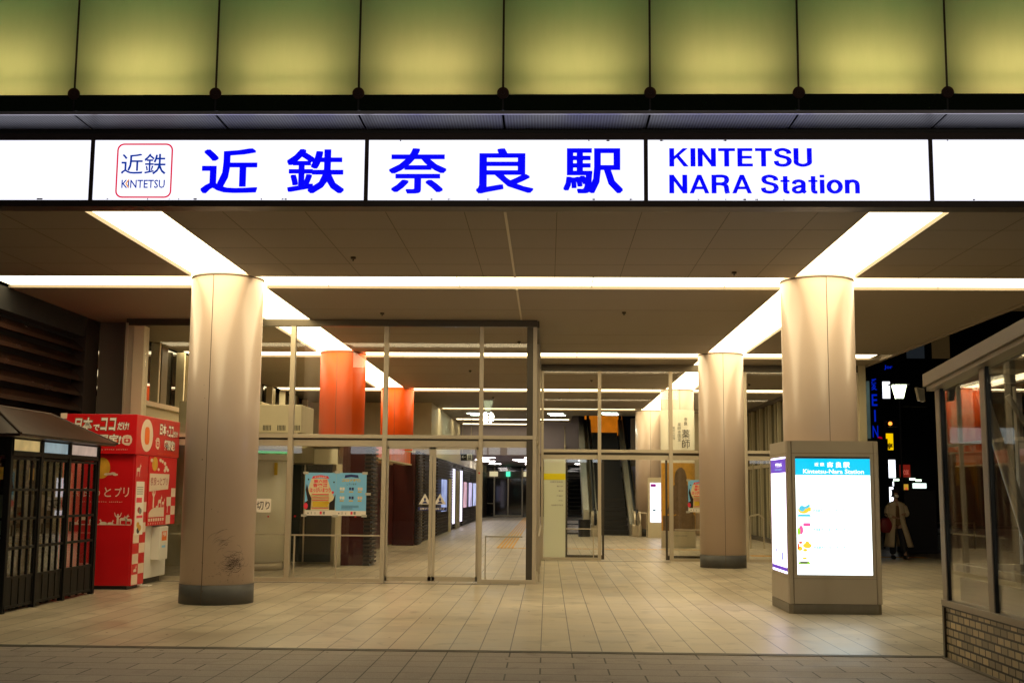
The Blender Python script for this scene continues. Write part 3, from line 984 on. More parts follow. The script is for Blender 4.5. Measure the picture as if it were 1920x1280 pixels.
rb = MB(); rail(rb, -7.3, -4.70, FY + 0.05, posts=(-6.0,)); obj('handrail', rb, M['steel'], fs_)
for a, c, st in ((-2.885, -2.065, -2.19), (-2.055, -1.24, -1.92)):
    d = MB()
    d.box(a, a + 0.035 + (0.0 if a < -2.5 else 0.02), FY + 0.01, FY + 0.05, 0.02, 2.385)
    d.box(c - 0.035 - (0.02 if a < -2.5 else 0.0), c, FY + 0.01, FY + 0.05, 0.02, 2.385)
    d.box(a, c, FY + 0.01, FY + 0.05, 0.02, 0.10)
    d.box(a, c, FY + 0.01, FY + 0.05, 2.35, 2.388)
    dr = obj('sliding_door', d, M['steel'], fs_)
    obj('glass_pane', MB().box(a + 0.04, c - 0.06, FY + 0.025, FY + 0.033, 0.1, 2.35), M['glass'], dr)
    s = MB()
    s.poly([(st - 0.11, 1.37), (st + 0.11, 1.37), (st, 1.56)], (0, FY + 0.022, 0), RX, RZ, -0.001)
    obj('warning_sticker', s, M['print_white'], dr)
    s = MB()
    s.poly(ell(st, 1.455, 0.018, 0.03), (0, FY + 0.019, 0), RX, RZ, -0.001)
    s.poly([(st - 0.05, 1.385), (st + 0.05, 1.385), (st + 0.02, 1.42), (st - 0.02, 1.42)], (0, FY + 0.019, 0), RX, RZ, -0.001)
    obj('warning_symbol', s, M['print_navy'], dr)
    s = MB()
    s.poly([(st - 0.12, 1.26), (st + 0.12, 1.26), (st + 0.12, 1.32), (st - 0.12, 1.32)], (0, FY + 0.022, 0), RX, RZ, -0.001)
    obj('warning_sticker', s, M['print_navy'], dr)
    text('lettering', '自動ドア', M['print_white'], dr, (0, FY + 0.018, 0), RX, RZ, (st - 0.085, st + 0.085, 1.272, 1.308), bold=0.02)
b = MB()
for x, z in ((-5.28, 1.13), (-4.98, 1.13), (-1.22, 1.93), (-4.5, 1.14), (-3.42, 1.14)):
    b.poly(ell(x, z, 0.016, 0.016, 10), (0, FY - 0.065, 0), RX, RZ, -0.001)
obj('marker_dot', b, mat('red_dot', (0.6, 0.01, 0.01), 0.5), fs_)
b = MB()
b.box(-7.55, -0.48, FY - 0.36, FY - 0.30, 0.001, 0.005)
struct('floor_channel', b, M['band'])
b = MB(); b.box(-0.02, 2.9, 28.62, 28.68, 0.001, 0.005); b.box(4.4, 7.4, 28.62, 28.68, 0.001, 0.005)
struct('floor_channel', b, M['band'])
# closed notice
nt_ = obj('closed_notice', MB().box(-5.36, -4.95, FY - 0.012, FY - 0.008, 1.205, 1.445), M['print_white'])
tag(nt_, 'small white paper notice with black characters taped inside the glass beside the near column', 'notice')
text('lettering', '閉切り', M['print_black'], nt_, (0, FY - 0.0135, 0), RX, RZ, (-5.33, -4.97, 1.25, 1.40), bold=0.012)
# side screen of the projecting vestibule
ss = thing('glass_screen', 'side glass screen seen edge-on between the front corner and the rear doorway', 'glass screen', (-0.21, 25.2, 0))
for y in (23.98, 26.4, 28.9):
    obj('mullion', MB().box(-0.25, -0.18, y - 0.04, y + 0.04, 0, 4.62), M['steel'], ss)
obj('head_beam', MB().box(-0.265, -0.165, FY + 0.08, 28.94, 4.56, CZ - 0.0), M['steel_dark'], ss)
obj('transom', MB().box(-0.24, -0.19, FY + 0.08, 28.86, 2.535, 2.60), M['steel'], ss)
obj('sill', MB().box(-0.24, -0.19, FY + 0.08, 28.86, 0, 0.065), M['steel'], ss)
for a, c in ((FY + 0.08, 23.93), (24.03, 26.35), (26.45, 28.85)):
    obj('glass_pane', MB().box(-0.222, -0.212, a, c, 0.066, 2.534), M['glass'], ss)
    obj('glass_pane', MB().box(-0.222, -0.212, a, c, 2.602, 4.558), M['glass'], ss)
rb = MB()
rb.box(-0.17, -0.14, FY + 0.2, 28.8, 0.80, 0.825)
for y in (22, 24, 26.5, 28.7):
    rb.box(-0.165, -0.145, y - 0.01, y + 0.01, 0, 0.8)
obj('handrail', rb, M['steel'], ss)
# rear screen with the open doorway
BY = 29.0
bs = thing('glass_screen', 'rear glazed screen with an open sliding doorway in front of the escalator', 'glass screen', (3.5, BY, 0))
for x, w_ in ((-0.13, 0.06), (1.247, 0.08), (2.96, 0.09), (4.75, 0.08), (6.4, 0.08), (7.42, 0.08)):
    obj('mullion', MB().box(x - w_ / 2, x + w_ / 2, BY - 0.06, BY + 0.06, 0, 4.52), M['steel'], bs, bevel=0.004)
obj('head_beam', MB().box(-0.16, 7.46, BY - 0.07, BY + 0.07, 4.52, CZ), M['steel_dark'], bs)
xs = [(-0.10, 1.205), (1.29, 2.913), (3.007, 4.707), (4.793, 6.357), (6.443, 7.377)]
for i, (a, c) in enumerate(xs):
    obj('transom', MB().box(a, c, BY - 0.05, BY + 0.05, 2.56, 2.63), M['steel'], bs)
    obj('header_box', MB().box(a, c, BY, BY + 0.14, 2.395, 2.50), M['steel'], bs)
    obj('header_box', MB().box(a, c, BY + 0.03, BY + 0.12, 2.501, 2.559), M['steel_dark'], bs)
    obj('glass_pane', MB().box(a, c, BY - 0.006, BY + 0.006, 2.632, 4.518), M['glass'], bs)
    if i != 1:
        obj('glass_pane', MB().box(a, c, BY - 0.006, BY + 0.006, 0.067, 2.394), M['glass'], bs)
        obj('sill', MB().box(a, c, BY - 0.05, BY + 0.05, 0, 0.065), M['steel'], bs)
for a, c in ((0.43, 1.36), (2.83, 3.75)):
    d = MB()
    d.box(a, a + 0.05, BY + 0.07, BY + 0.11, 0.02, 2.39)
    d.box(c - 0.05, c, BY + 0.07, BY + 0.11, 0.02, 2.39)
    d.box(a + 0.05, c - 0.05, BY + 0.07, BY + 0.11, 0.02, 0.12)
    dr = obj('sliding_door', d, M['steel_dark'], bs)
    obj('glass_pane', MB().box(a + 0.05, c - 0.05, BY + 0.085, BY + 0.093, 0.12, 2.39), M['glass'], dr)
rb = MB(); rail(rb, 0.45, 1.2, BY - 0.045, z=0.74, posts=(1.10,)); obj('handrail', rb, M['steel'], bs)
rb = MB(); rail(rb, 3.03, 4.69, BY - 0.045, z=0.74, posts=(3.9,)); obj('handrail', rb, M['steel'], bs)
# printed route board on the first pane
rt = obj('route_board', MB().box(-0.09, 0.43, BY - 0.03, BY - 0.02, 0.07, 2.39), M['milk'])
tag(rt, 'tall translucent printed guide board with a yellow header left of the open doorway', 'information board')
obj('header_band', MB().box(-0.09, 0.428, BY - 0.036, BY - 0.031, 1.90, 2.05), mat('yellow_header', (0.80, 0.68, 0.0), 0.4), rt)
for k, z in enumerate((1.83, 1.73, 1.62, 1.50, 1.39, 1.28)):
    w_ = (0.31, 0.15, 0.11, 0.15, 0.11, 0.28)[k]
    text('lettering', ('近鉄奈良駅前', '東大寺', '春日', '興福寺', '大仏', '奈良国立博物館')[k], M['print_grey'], rt, (0, BY - 0.034, 0), RX, RZ, (0.37 - w_, 0.37, z, z + 0.035), bold=0.02)

# ================================================================== POSTERS TAPED ON THE GLASS
def poster(x0, z0, x1, z1, y, label):
    """two event sheets side by side, printed shapes only"""
    t = thing('taped_poster', label, 'poster', ((x0 + x1) / 2, y, z0), 'blue and red event posters taped on the glass')
    W, H = x1 - x0, z1 - z0
    def P(px, pz):
        return (x0 + W * px, z0 + H * pz)
    def sh(name, pts, m, d, parent):
        q = MB()
        for pp in pts:
            q.poly([P(*a) for a in pp], (0, y - d, 0), RX, RZ, -0.0006)
        return obj(name, q, m, parent)
    def R(a, b_, c, d):
        return [(a, b_), (c, b_), (c, d), (a, d)]
    def E_(cx, cz, rx, rz, n=12):
        return ell(cx, cz, rx, rz, n)
    s1 = sh('sheet', [R(0, 0, 0.505, 1)], M['print_blue'], 0.000, t)
    s2 = sh('sheet', [R(0.507, 0, 1, 1)], M['print_blue'], 0.000, t)
    sh('print_band', [R(0, 0, 0.505, 0.115)], M['print_white'], 0.002, s1)
    sh('print_band', [R(0.507, 0, 1, 0.115)], M['print_white'], 0.002, s2)
    sh('print_shape', [[(0.0, 0.12), (0.5, 0.12), (0.48, 0.42), (0.42, 0.62), (0.36, 0.86), (0.10, 0.86), (0.06, 0.66), (0.05, 0.4)], R(0.1, 0.15, 0.40, 0.5)], mat('print_sand', (0.80, 0.70, 0.42), 0.4), 0.003, s1)
    sh('print_shape', [[(0.02, 0.13), (0.10, 0.13), (0.11, 0.40), (0.07, 0.52), (0.03, 0.74), (0.01, 0.6), (0.05, 0.35), (0.0, 0.3)],
                       [(0.40, 0.13), (0.49, 0.13), (0.50, 0.5), (0.46, 0.36), (0.40, 0.3)], E_(0.055, 0.84, 0.012, 0.02), E_(0.47, 0.78, 0.012, 0.02)], M['print_black'], 0.004, s1)
    sh('print_shape', [[(0.11, 0.86), (0.13, 0.92), (0.25, 0.945), (0.37, 0.92), (0.39, 0.86), (0.25, 0.885)], E_(0.02, 0.22, 0.035, 0.075), E_(0.455, 0.54, 0.02, 0.03), R(0.12, 0.485, 0.39, 0.505),
                       R(0.12, 0.41, 0.39, 0.425), R(0.12, 0.35, 0.39, 0.365), R(0.12, 0.165, 0.39, 0.178)], M['logo_red'] if False else M['print_redpink'], 0.005, s1)
    text('lettering', '春日野音楽祭', M['print_white'], s1, (0, y - 0.0065, 0), RX, RZ, (*[P(a, 0)[0] for a in (0.15, 0.35)], *[P(0, a)[1] for a in (0.885, 0.915)]), bold=0.01)
    for k, (s, a, c, z, zz) in enumerate((('第六回', 0.14, 0.36, 0.76, 0.84), ('音楽祭', 0.13, 0.37, 0.66, 0.75), ('はっぴいまつり', 0.08, 0.42, 0.54, 0.65))):
        text('lettering', s, M['print_redpink'], s1, (0, y - 0.0062, 0), RX, RZ, (*[P(q, 0)[0] for q in (a, c)], *[P(0, q)[1] for q in (z, zz)]), bold=0.03)
    sh('print_shape', [E_(0.36, 0.30, 0.045, 0.04), R(0.13, 0.20, 0.38, 0.33)], M['print_yellow'], 0.0045, s1)
    sh('print_shape', [[(0.64, 0.88), (0.65, 0.95), (0.75, 0.965), (0.86, 0.95), (0.87, 0.88), (0.75, 0.905)]], M['print_navy'], 0.002, s2)
    text('lettering', 'コロナ対策', M['print_yellow'], s2, (0, y - 0.003, 0), RX, RZ, (*[P(a, 0)[0] for a in (0.60, 0.91)], *[P(0, a)[1] for a in (0.79, 0.865)]), bold=0.04)
    text('lettering', 'しています', M['print_navy'], s2, (0, y - 0.003, 0), RX, RZ, (*[P(a, 0)[0] for a in (0.68, 0.84)], *[P(0, a)[1] for a in (0.715, 0.76)]), bold=0.01)
    for k, (cx, cz) in enumerate(((0.60, 0.63), (0.75, 0.63), (0.89, 0.63), (0.60, 0.42), (0.75, 0.42), (0.89, 0.42))):
        sh('print_shape', [E_(cx - 0.015, cz, 0.018, 0.035), R(cx + 0.01, cz - 0.035, cx + 0.045, cz + 0.03)], [M['print_white'], M['print_navy'], M['print_cream']][k % 3], 0.002, s2)
        sh('print_shape', [R(cx - 0.03, cz - 0.085, cx + 0.035, cz - 0.06)], M['print_yellow'], 0.0025, s2)
    sh('print_shape', [R(0.6, 0.225, 0.88, 0.235), R(0.6, 0.19, 0.88, 0.20), R(0.6, 0.16, 0.78, 0.17)], M['print_navy'], 0.002, s2)
    for bx in (0.0, 0.5):
        sh('print_shape', [R(bx + 0.25, 0.03, bx + 0.285, 0.095)], M['print_redpink'], 0.003, s1 if bx == 0 else s2)
        sh('print_shape', [R(bx + 0.30, 0.03, bx + 0.335, 0.095), R(bx + 0.05, 0.04, bx + 0.07, 0.07), R(bx + 0.11, 0.03, bx + 0.118, 0.09), R(bx + 0.17, 0.03, bx + 0.178, 0.08)], M['print_grey'], 0.003, s1 if bx == 0 else s2)
    tp = MB()
    for px, pz in ((-0.035, 0.965), (0.48, 0.985), (0.93, 0.965), (-0.05, -0.03), (0.46, -0.04), (0.93, -0.03), (0.985, 0.48)):
        X, Z = P(px, pz)
        tp.poly([(X, Z), (X + 0.095, Z), (X + 0.095, Z + 0.045), (X, Z + 0.045)], (0, y - 0.007, 0), RX, RZ, -0.0006)
    obj('tape', tp, mat('masking_tape', (0.5, 0.48, 0.40), 0.5), t)
    return t
p1 = poster(-4.345, 1.155, -3.24, 1.915, FY - 0.010, 'wide blue and red event poster taped to the front glass by the handrail')
p2 = dup(p1, (7.71, 29.0 - 21.5, 0.005), 'blue and red event poster on the rear glass half hidden by a cream column')

# ================================================================== INTERIOR BEHIND THE GLASS
# left boundary wall with high windows
lw = thing('clerestory_wall', 'cream left hall wall with tall dark windows between slim cream posts', 'wall', (-8.45, 32, 0))
obj('wall_lower', MB().box(-8.6, -8.40, 22.2, 42, 0, 3.32), M['beige'], lw)
obj('sill', MB().box(-8.45, -8.30, 22.2, 42, 3.32, 3.42), M['steel'], lw)
for k in range(11):
    y = 23.3 + 1.75 * k
    obj('post', MB().box(-8.44, -8.26, y, y + 0.10, 3.42, CZ), M['cream'], lw)
    obj('post', MB().box(-8.48, -8.38, y + 0.55, y + 0.95, 3.42, CZ), mat('olive_panel', (0.16, 0.13, 0.07), 0.5), lw)
obj('window_glass', MB().box(-8.52, -8.50, 22.2, 42, 3.42, CZ), mat('night_window', (0.004, 0.004, 0.004), 0.03, spec=0.8), lw)
jw = thing('gable_wall', 'grey wall end with cream jamb between the louvred wall and the glass screen', 'wall', (-8, 21.9, 0))
obj('wall_panel', MB().box(-8.38, -7.72, 21.95, 22.15, 0, CZ), M['wallgrey'], jw)
obj('jamb', MB().box(-7.55, -7.36, 21.42, 21.70, 0, 4.55), M['cream'], jw)
# low block of rooms in the hall
rm = thing('shop_block', 'low beige room block with dark red panels and slatted corners behind the glass', 'shop', (-6, 31, 0))
obj('wall', MB().box(-8.3, -4.62, 26.5, 36.6, 0, 2.72), M['beige'], rm)
obj('header_panel', MB().box(-5.60, -5.13, 26.30, 26.499, 2.20, 2.52), M['beige'], rm)
obj('header_panel', MB().box(-5.12, -4.60, 26.22, 26.499, 2.17, 2.50), mat('header_cream', (0.9, 0.84, 0.62), 0.4), rm)
obj('roof_ledge', MB().box(-5.3, -4.05, 26.25, 27.44, 2.57, 2.72), M['beige'], rm)
obj('roof_ledge', MB().box(-5.3, -3.99, 35.86, 37.0, 2.745, 2.80), M['beige'], rm)
obj('door', MB().box(-5.75, -4.75, 26.42, 26.499, 0.05, 2.16), mat('dark_teal_door', (0.03, 0.04, 0.038), 0.2), rm)
obj('door_post', MB().box(-4.60, -4.47, 26.1, 26.499, 0, 2.17), M['cream'], rm)
obj('door_post', MB().box(-5.36, -5.33, 26.38, 26.419, 0.05, 2.16), M['steel'], rm)
obj('dark_panel', MB().box(-4.46, -3.98, 26.1, 26.7, 0, 2.56), M['maroon'], rm)
def slatted(y0, y1, x0=-3.97, x1=-3.78, z1=2.60, face_x=True, parent=rm):
    bk = MB(); bk.box(x0, x1 - 0.05, y0, y1, 0, z1 + 0.02)
    obj('backing', bk, M['black'], parent)
    sl = MB()
    z = 0.05
    while z < z1:
        sl.box(x0 + 0.001, x1, y0 - 0.03, y1, z, z + 0.045)
        z += 0.09
    o = obj('slat_screen', sl, M['slat'], parent)
    return o
slatted(26.05, 26.75)
obj('dark_panel', MB().box(-4.75, -3.98, 35.86, 36.9, 0, 2.74), M['maroon'], rm)
slatted(36.2, 37.3, -3.98, -3.85, 2.78)
pin = MB()
for k in range(14):
    pin.box(-4.06, -4.00, 36.15, 36.19, 0.2 + 0.17 * k, 0.27 + 0.17 * k)
obj('reflector_plate', pin, M['beige'], rm)
obj('orange_fascia', MB().box(-4.3, -4.10, 27.45, 35.84, 2.40, 2.74), emit('orange_fascia_light', (0.45, 0.09, 0.02), 0.55, 0.4, 2), rm)
obj('fascia_trim', MB().box(-4.3, -4.06, 27.45, 35.84, 2.36, 2.398), M['cream'], rm)
obj('dark_opening', MB().box(-4.615, -4.6, 27.0, 36.0, 0.05, 2.35), M['maroon'], rm)
# concourse wall of slats, adverts and light strips
cw = thing('slatted_concourse_wall', 'long dark slatted wall running down the left of the concourse with lit adverts', 'wall', (-4.2, 58, 0))
obj('backing', MB().box(-8.3, -4.05, 38.6, 80, 0, 2.78), M['black'], cw)
sl = MB()
z = 0.04
while z < 2.78:
    for y0, y1 in ((38.9, 42.4), (43.4, 50.4), (51.7, 54.6), (56.6, 62), (62.4, 79.5)):
        sl.box(-4.05, -3.97, y0, y1, z, z + 0.05)
    z += 0.11
obj('slat_screen', sl, M['slat'], cw)
obj('jamb_panel', MB().box(-4.3, -4.02, 37.5, 38.6, 0, 2.40), M['beige'], cw)
obj('jamb_panel', MB().box(-4.1, -3.96, 52.2, 54.5, 0, 2.5), M['beige'], cw)
for y, w_ in ((50.5, 1.0), (54.8, 1.1)):
    obj('light_strip', MB().box(-3.99, -3.955, y, y + w_, 0.25, 2.55), emit('white_violet_strip', (0.86, 0.8, 1.0), 1.6), cw)
adm = [(0.35, 0.42, 0.75), (0.75, 0.45, 0.55), (0.62, 0.55, 0.85), (0.5, 0.55, 0.85)]
for (y, w_), c_ in zip(((45.0, 2.2), (56.9, 1.9), (60.6, 2.2), (64.2, 2.2)), adm):
    obj('lit_advert', MB().box(-3.965, -3.94, y, y + w_, 0.85, 2.05), emit('advert_light', c_, 0.9, 0.6, 1.4), cw)
obj('upright', MB().box(-3.96, -3.86, 48.2, 48.35, 0, 2.1), M['cream'], cw)
bw = thing('bulkhead', 'bright cream upper wall above the slatted concourse wall', 'wall', (-6, 45, 2.8))
obj('wall', MB().box(-8.38, -4.08, 41.9, 56, 2.80, CZ), M['cream'], bw)
obj('ledge', MB().box(-8.38, -3.95, 38.6, 80, 2.785, 2.80), M['steel_dark'], bw)
obj('wall', MB().box(-8.38, -4.08, 56, 80, 2.80, 3.3), M['cream'], bw)
# far doors of the concourse
fd = thing('far_entrance', 'distant dark glazed doors closing the end of the concourse with a green exit lamp', 'door screen', (0, 80, 0))
obj('dark_glass', MB().box(-8.3, 9.3, 80.0, 80.1, 0, 3.3), mat('night_glass', (0.006, 0.006, 0.008), 0.05, spec=0.8), fd)
obj('header', MB().box(-8.3, 9.3, 79.85, 80.0, 2.5, 2.95), mat('header_grey', (0.18, 0.16, 0.13), 0.5), fd)
for x in (-4.5, -3.53, -2.62, -1.68, -0.7, 0.3, 1.3, 2.3):
    obj('mullion', MB().box(x - 0.04, x + 0.04, 79.8, 79.99, 0, 3.2), M['steel'], fd)
obj('handrail', MB().box(-8, -3.6, 79.7, 79.74, 0.82, 0.86), M['steel'], fd)
obj('sill', MB().box(-3.5, -1.7, 79.7, 79.99, 0, 0.09), M['cream'], fd)
obj('exit_lamp', MB().box(-2.75, -2.48, 79.7, 79.84, 2.62, 2.94), emit('green_exit', (0.1, 1.0, 0.6), 1.2), fd)
obj('lit_panel', MB().box(-3.85, -3.30, 79.7, 79.84, 2.62, 2.94), emit('cream_panel', (1.0, 0.85, 0.5), 0.7), fd)
obj('lit_panel', MB().box(-1.60, -1.2, 79.7, 79.84, 2.62, 2.94), emit('cream_panel', (1.0, 0.85, 0.5), 0.7), fd)
# hanging direction sign
hs = thing('direction_sign', 'small black hanging sign with a white arrow and lift pictogram over the concourse', 'sign', (-3.37, 50, 2.88))
obj('board', MB().box(-3.62, -3.12, 49.97, 50.03, 2.88, 3.17), M['black'], hs)
q = MB(); q.bar((-3.55, 50, 3.17), (-3.55, 50, CZ), 0.012); q.bar((-3.2, 50, 3.17), (-3.2, 50, CZ), 0.012)
obj('hanger', q, M['steel'], hs)
q = MB()
q.poly([(-3.585, 3.03), (-3.51, 3.10), (-3.51, 3.075), (-3.55, 3.038), (-3.41, 3.038), (-3.41, 3.022), (-3.55, 3.022), (-3.51, 2.985), (-3.51, 2.96)], (0, 49.966, 0), RX, RZ, -0.002)
obj('arrow', q, M['print_white'], hs)
q = MB(); q.poly([(-3.36, 2.90), (-3.14, 2.90), (-3.14, 3.15), (-3.36, 3.15)], (0, 49.966, 0), RX, RZ, -0.002)
obj('pictogram_panel', q, M['print_white'], hs)
q = MB()
q.poly([(-3.32, 2.93), (-3.18, 2.93), (-3.18, 2.99), (-3.32, 2.99)], (0, 49.962, 0), RX, RZ, -0.002)
for x in (-3.28, -3.22):
    q.poly(ell(x, 3.10, 0.018, 0.018, 10), (0, 49.962, 0), RX, RZ, -0.002)
    q.poly([(x - 0.022, 3.01), (x + 0.022, 3.01), (x + 0.02, 3.075), (x - 0.02, 3.075)], (0, 49.962, 0), RX, RZ, -0.002)
obj('pictogram', q, M['print_black'], hs)
# service booth (round) and roof units
sb = thing('round_booth', 'cream round service booth with green striped header just inside the front glass', 'booth', (-6.0, 24.6, 0))
obj('body', MB().cyl(-6.0, 24.6, 0.16, 2.20, 0.62, 48), mat('booth_cream', (0.9, 0.85, 0.68), 0.4), sb, smooth=True)
obj('header', MB().cyl(-6.0, 24.6, 2.20, 2.42, 0.70, 48), M['white'], sb, smooth=True)
obj('green_stripe', MB().cyl(-6.0, 24.6, 2.33, 2.38, 0.704, 48), emit('green_stripe', (0.02, 0.5, 0.05), 0.5), sb, smooth=True)
bb = MB().cyl(-6.0, 24.6, 0.0, 0.16, 0.60, 48)
obj('base', bb, M['steel'], sb, smooth=True)
obj('handle_plate', MB().box(-5.52, -5.46, 24.15, 24.2, 1.9, 2.15), M['print_yellow'], sb)
fr_ = thing('wall_cabinet', 'beige box unit on top of the low rooms behind the near column', 'cabinet', (-6.3, 23.6, 2.66))
obj('casing', MB().box(-7.25, -5.62, 23.3, 24.2, 2.66, 3.32), M['beige'], fr_, bevel=0.02)
q = MB(); q.path([(-6.62, 23.26, 2.9), (-6.5, 23.27, 3.1), (-6.35, 23.27, 3.2), (-6.2, 23.27, 3.26)], 0.012)
obj('cable', q, M['black'], fr_)
ac = thing('vent_unit', 'cream ventilation unit with rows of dark slots standing above the round booth', 'vent unit', (-5.1, 23.3, 2.62))
obj('casing', MB().box(-5.60, -4.76, 23.0, 24.2, 2.70, 3.24), M['cream'], ac, bevel=0.015)
q = MB()
for x0 in (-5.50, -5.22, -4.94):
    for k in range(6):
        q.box(x0 + k * 0.028, x0 + k * 0.028 + 0.012, 22.99, 23.01, 2.74, 2.84)
obj('vent_slot', q, M['print_black'], ac)
dk = thing('service_deck', 'flat beige roof deck carrying the box units behind the front glass', 'deck', (-6.5, 24, 2.5))
obj('slab', MB().box(-8.3, -4.75, 22.6, 26.2, 2.56, 2.66), M['beige'], dk)
obj('edge_band', MB().box(-8.3, -4.72, 22.52, 22.6, 2.50, 2.68), M['steel'], dk)
wl = tag(obj('back_wall', MB().box(-8.3, -6.2, 25.4, 25.6, 0, 2.56), M['beige']), 'beige room wall behind the near column and the round booth', 'wall')

# ------------------------------------------------------------------ escalator
es = thing('escalator', 'black stepped escalator with polished steel balustrades rising to an orange glowing wall', 'escalator', (2.6, 46, 0))
st = MB()
n = 26
for k in range(n):
    y = 46.0 + 0.31 * k
    z = 0.0 + 0.170 * k
    st.box(1.96, 3.10, y, y + 0.32, max(0, z - 0.3), z + 0.02 if k else 0.012)
    st.box(1.96, 3.10, y - 0.01, y, max(0, z - 0.17), z + 0.02 if k else 0.014)
obj('step_run', st, M['rubber'], es)
y1, z1_ = 46.0 + 0.31 * n, 0.170 * n
def incl(x0, x1, za, zb, ya, yb, dz0, dz1, name, m):
    """sloping panel between two heights above the step line"""
    p = [(x0, ya, za + dz0), (x1, ya, za + dz0), (x1, yb, zb + dz0), (x0, yb, zb + dz0), (x0, ya, za + dz1), (x1, ya, za + dz1), (x1, yb, zb + dz1), (x0, yb, zb + dz1)]
    return obj(name, MB().hexa(p), m, es)
for x0, x1, hx in ((1.60, 1.92, 1.78), (3.14, 3.50, 3.34)):
    incl(x0, x1, 0.0, z1_, 46.2, y1, -0.05, 0.45, 'balustrade', M['steel'])
    incl((x0 + x1) / 2 - 0.02, (x0 + x1) / 2 + 0.02, 0.0, z1_, 46.2, y1, 0.45, 0.88, 'balustrade_panel', M['steel'])
    obj('newel', MB().box(x0, x1, 44.9, 46.2, 0, 0.45), M['steel'], es, bevel=0.05)
    hp = [(hx, y1, z1_ + 0.95), (hx, 46.3, 0.98), (hx, 45.2, 0.92), (hx, 44.85, 0.80), (hx, 44.75, 0.62), (hx, 44.85, 0.46), (hx, 45.2, 0.40)]
    obj('handrail', MB().path(hp, 0.055, 10), M['rubber'], es, smooth=False)
    cap = MB().bar((hx - 0.13, 45.35, 0.53), (hx + 0.13, 45.35, 0.53), 0.40, 32)
    obj('newel_panel', cap, M['steel'], es)
    obj('newel_post', MB().box(hx - 0.02, hx + 0.02, 45.15, 46.3, 0.45, 0.90), M['steel_dark'], es)
obj('side_skirt', MB().hexa([(1.36, 46.0, 0), (1.58, 46.0, 0), (1.58, 54.0, 4.0), (1.36, 54.0, 4.0), (1.36, 46.0, 0.95), (1.58, 46.0, 0.95), (1.58, 54.0, 5.0), (1.36, 54.0, 5.0)]), mat('pale_skirt', (0.5, 0.48, 0.42), 0.35, metal=0.2), es)
ewl = thing('stair_well_wall', 'brown wall with a lilac panel between the escalator and the far cream column', 'wall', (4.0, 50, 0))
obj('wall', MB().box(3.45, 5.4, 50.0, 50.1, 0, CZ), mat('brown_wall', (0.30, 0.22, 0.16), 0.6), ewl)
obj('lilac_panel', MB().box(3.46, 4.0, 49.95, 49.99, 1.7, 2.7), mat('lilac_panel', (0.42, 0.36, 0.48), 0.5), ewl)
uw = thing('upper_landing_wall', 'orange wall made to glow at the head of the escalator', 'wall', (2.5, 58, 4.4))
obj('wall', MB().box(1.75, 3.35, 57.0, 57.1, 4.3, 6.2), emit('orange_glow_wall', (1.0, 0.27, 0.01), 0.42, 0.25, 2.0), uw)  # plain wall; its lighting is put in as a glow of its own
lv = thing('upper_floor_wall', 'lilac grey upper wall left of the escalator', 'wall', (0.5, 52, 3.0))
obj('wall', MB().box(-0.5, 1.36, 53.0, 53.2, 3.3, 5.4), mat('lilac_wall', (0.34, 0.30, 0.36), 0.6), lv)
obj('soffit', MB().box(-0.5, 1.5, 52.8, 55.8, 3.2, 3.29), M['wallgrey'], lv)
sp_ = thing('staircase', 'steel staircase frame climbing beside the escalator', 'staircase', (1.2, 47.5, 0))
q = MB()
for k in range(22):
    q.box(0.75, 1.5, 47.0 + 0.3 * k, 47.32 + 0.3 * k, 0.17 * k, 0.17 * k + 0.04)
obj('tread_run', q, M['soot'], sp_)
for x in (0.72, 1.52):
    obj('stringer', MB().hexa([(x, 46.8, 0), (x + 0.05, 46.8, 0), (x + 0.05, 53.4, 3.7), (x, 53.4, 3.7), (x, 46.8, 0.3), (x + 0.05, 46.8, 0.3), (x + 0.05, 53.4, 4.0), (x, 53.4, 4.0)]), M['steel'], sp_)
q = MB()
for k in range(12):
    y = 46.9 + k * 0.58; z = (y - 46.8) * 0.56
    q.bar((0.74, y, z), (0.74, y, z + 1.0), 0.016, 6)
q.bar((0.74, 46.9, 1.0), (0.74, 53.3, 4.65), 0.025, 8)
q.bar((0.74, 46.9, 0.6), (0.74, 53.3, 4.2), 0.015, 8)
obj('railing', q, M['steel'], sp_)
pw = thing('timber_wall', 'cream wall with vertical timber boarding right of the escalator', 'wall', (5.5, 46.6, 0))
obj('wall', MB().box(3.55, 7.4, 46.9, 47.1, 0, CZ), M['cream'], pw)
q = MB()
x = 3.56
while x < 7.3:
    q.box(x, x + 0.13, 46.82, 46.899, 0.05, 0.85)
    x += 0.145
obj('boarding', q, mat('pale_timber', (0.46, 0.32, 0.2), 0.5, var=0.2), pw)
md_ = thing('map_display', 'cream framed lit information map standing between the escalator and the banner column', 'information board', (3.95, 44.2, 0))
obj('frame', MB().box(3.66, 4.3, 44.15, 44.25, 0.0, 2.16), M['cream'], md_)
obj('screen', MB().box(3.745, 4.22, 44.13, 44.149, 0.55, 1.97), emit('white_screen', (0.9, 0.88, 1.0), 1.5), md_)
obj('purple_header', MB().box(3.76, 3.95, 44.12, 44.129, 1.83, 1.93), emit('purple', (0.25, 0.0, 0.2), 0.8), md_)
q = MB(); q.box(3.78, 4.2, 44.12, 44.129, 0.98, 0.99); q.box(3.84, 3.93, 44.12, 44.129, 0.96, 1.02); q.box(4.12, 4.18, 44.12, 44.129, 0.97, 1.0)
obj('map_line', q, M['print_blue'], md_)
hr = thing('handrail', 'short steel handrail at the right foot of the escalator', 'handrail', (3.4, 44.2, 0))
q = MB(); q.path([(3.30, 44.2, 0), (3.30, 44.2, 0.88), (3.62, 44.2, 0.88), (3.62, 44.2, 0)], 0.022)
obj('tube', q, M['steel'], hr)
bn_ = obj('bin', MB().cyl(1.35, 44.4, 0, 0.62, 0.22, 24), M['black'])
tag(bn_, 'dark round litter bin at the left foot of the escalator', 'bin')
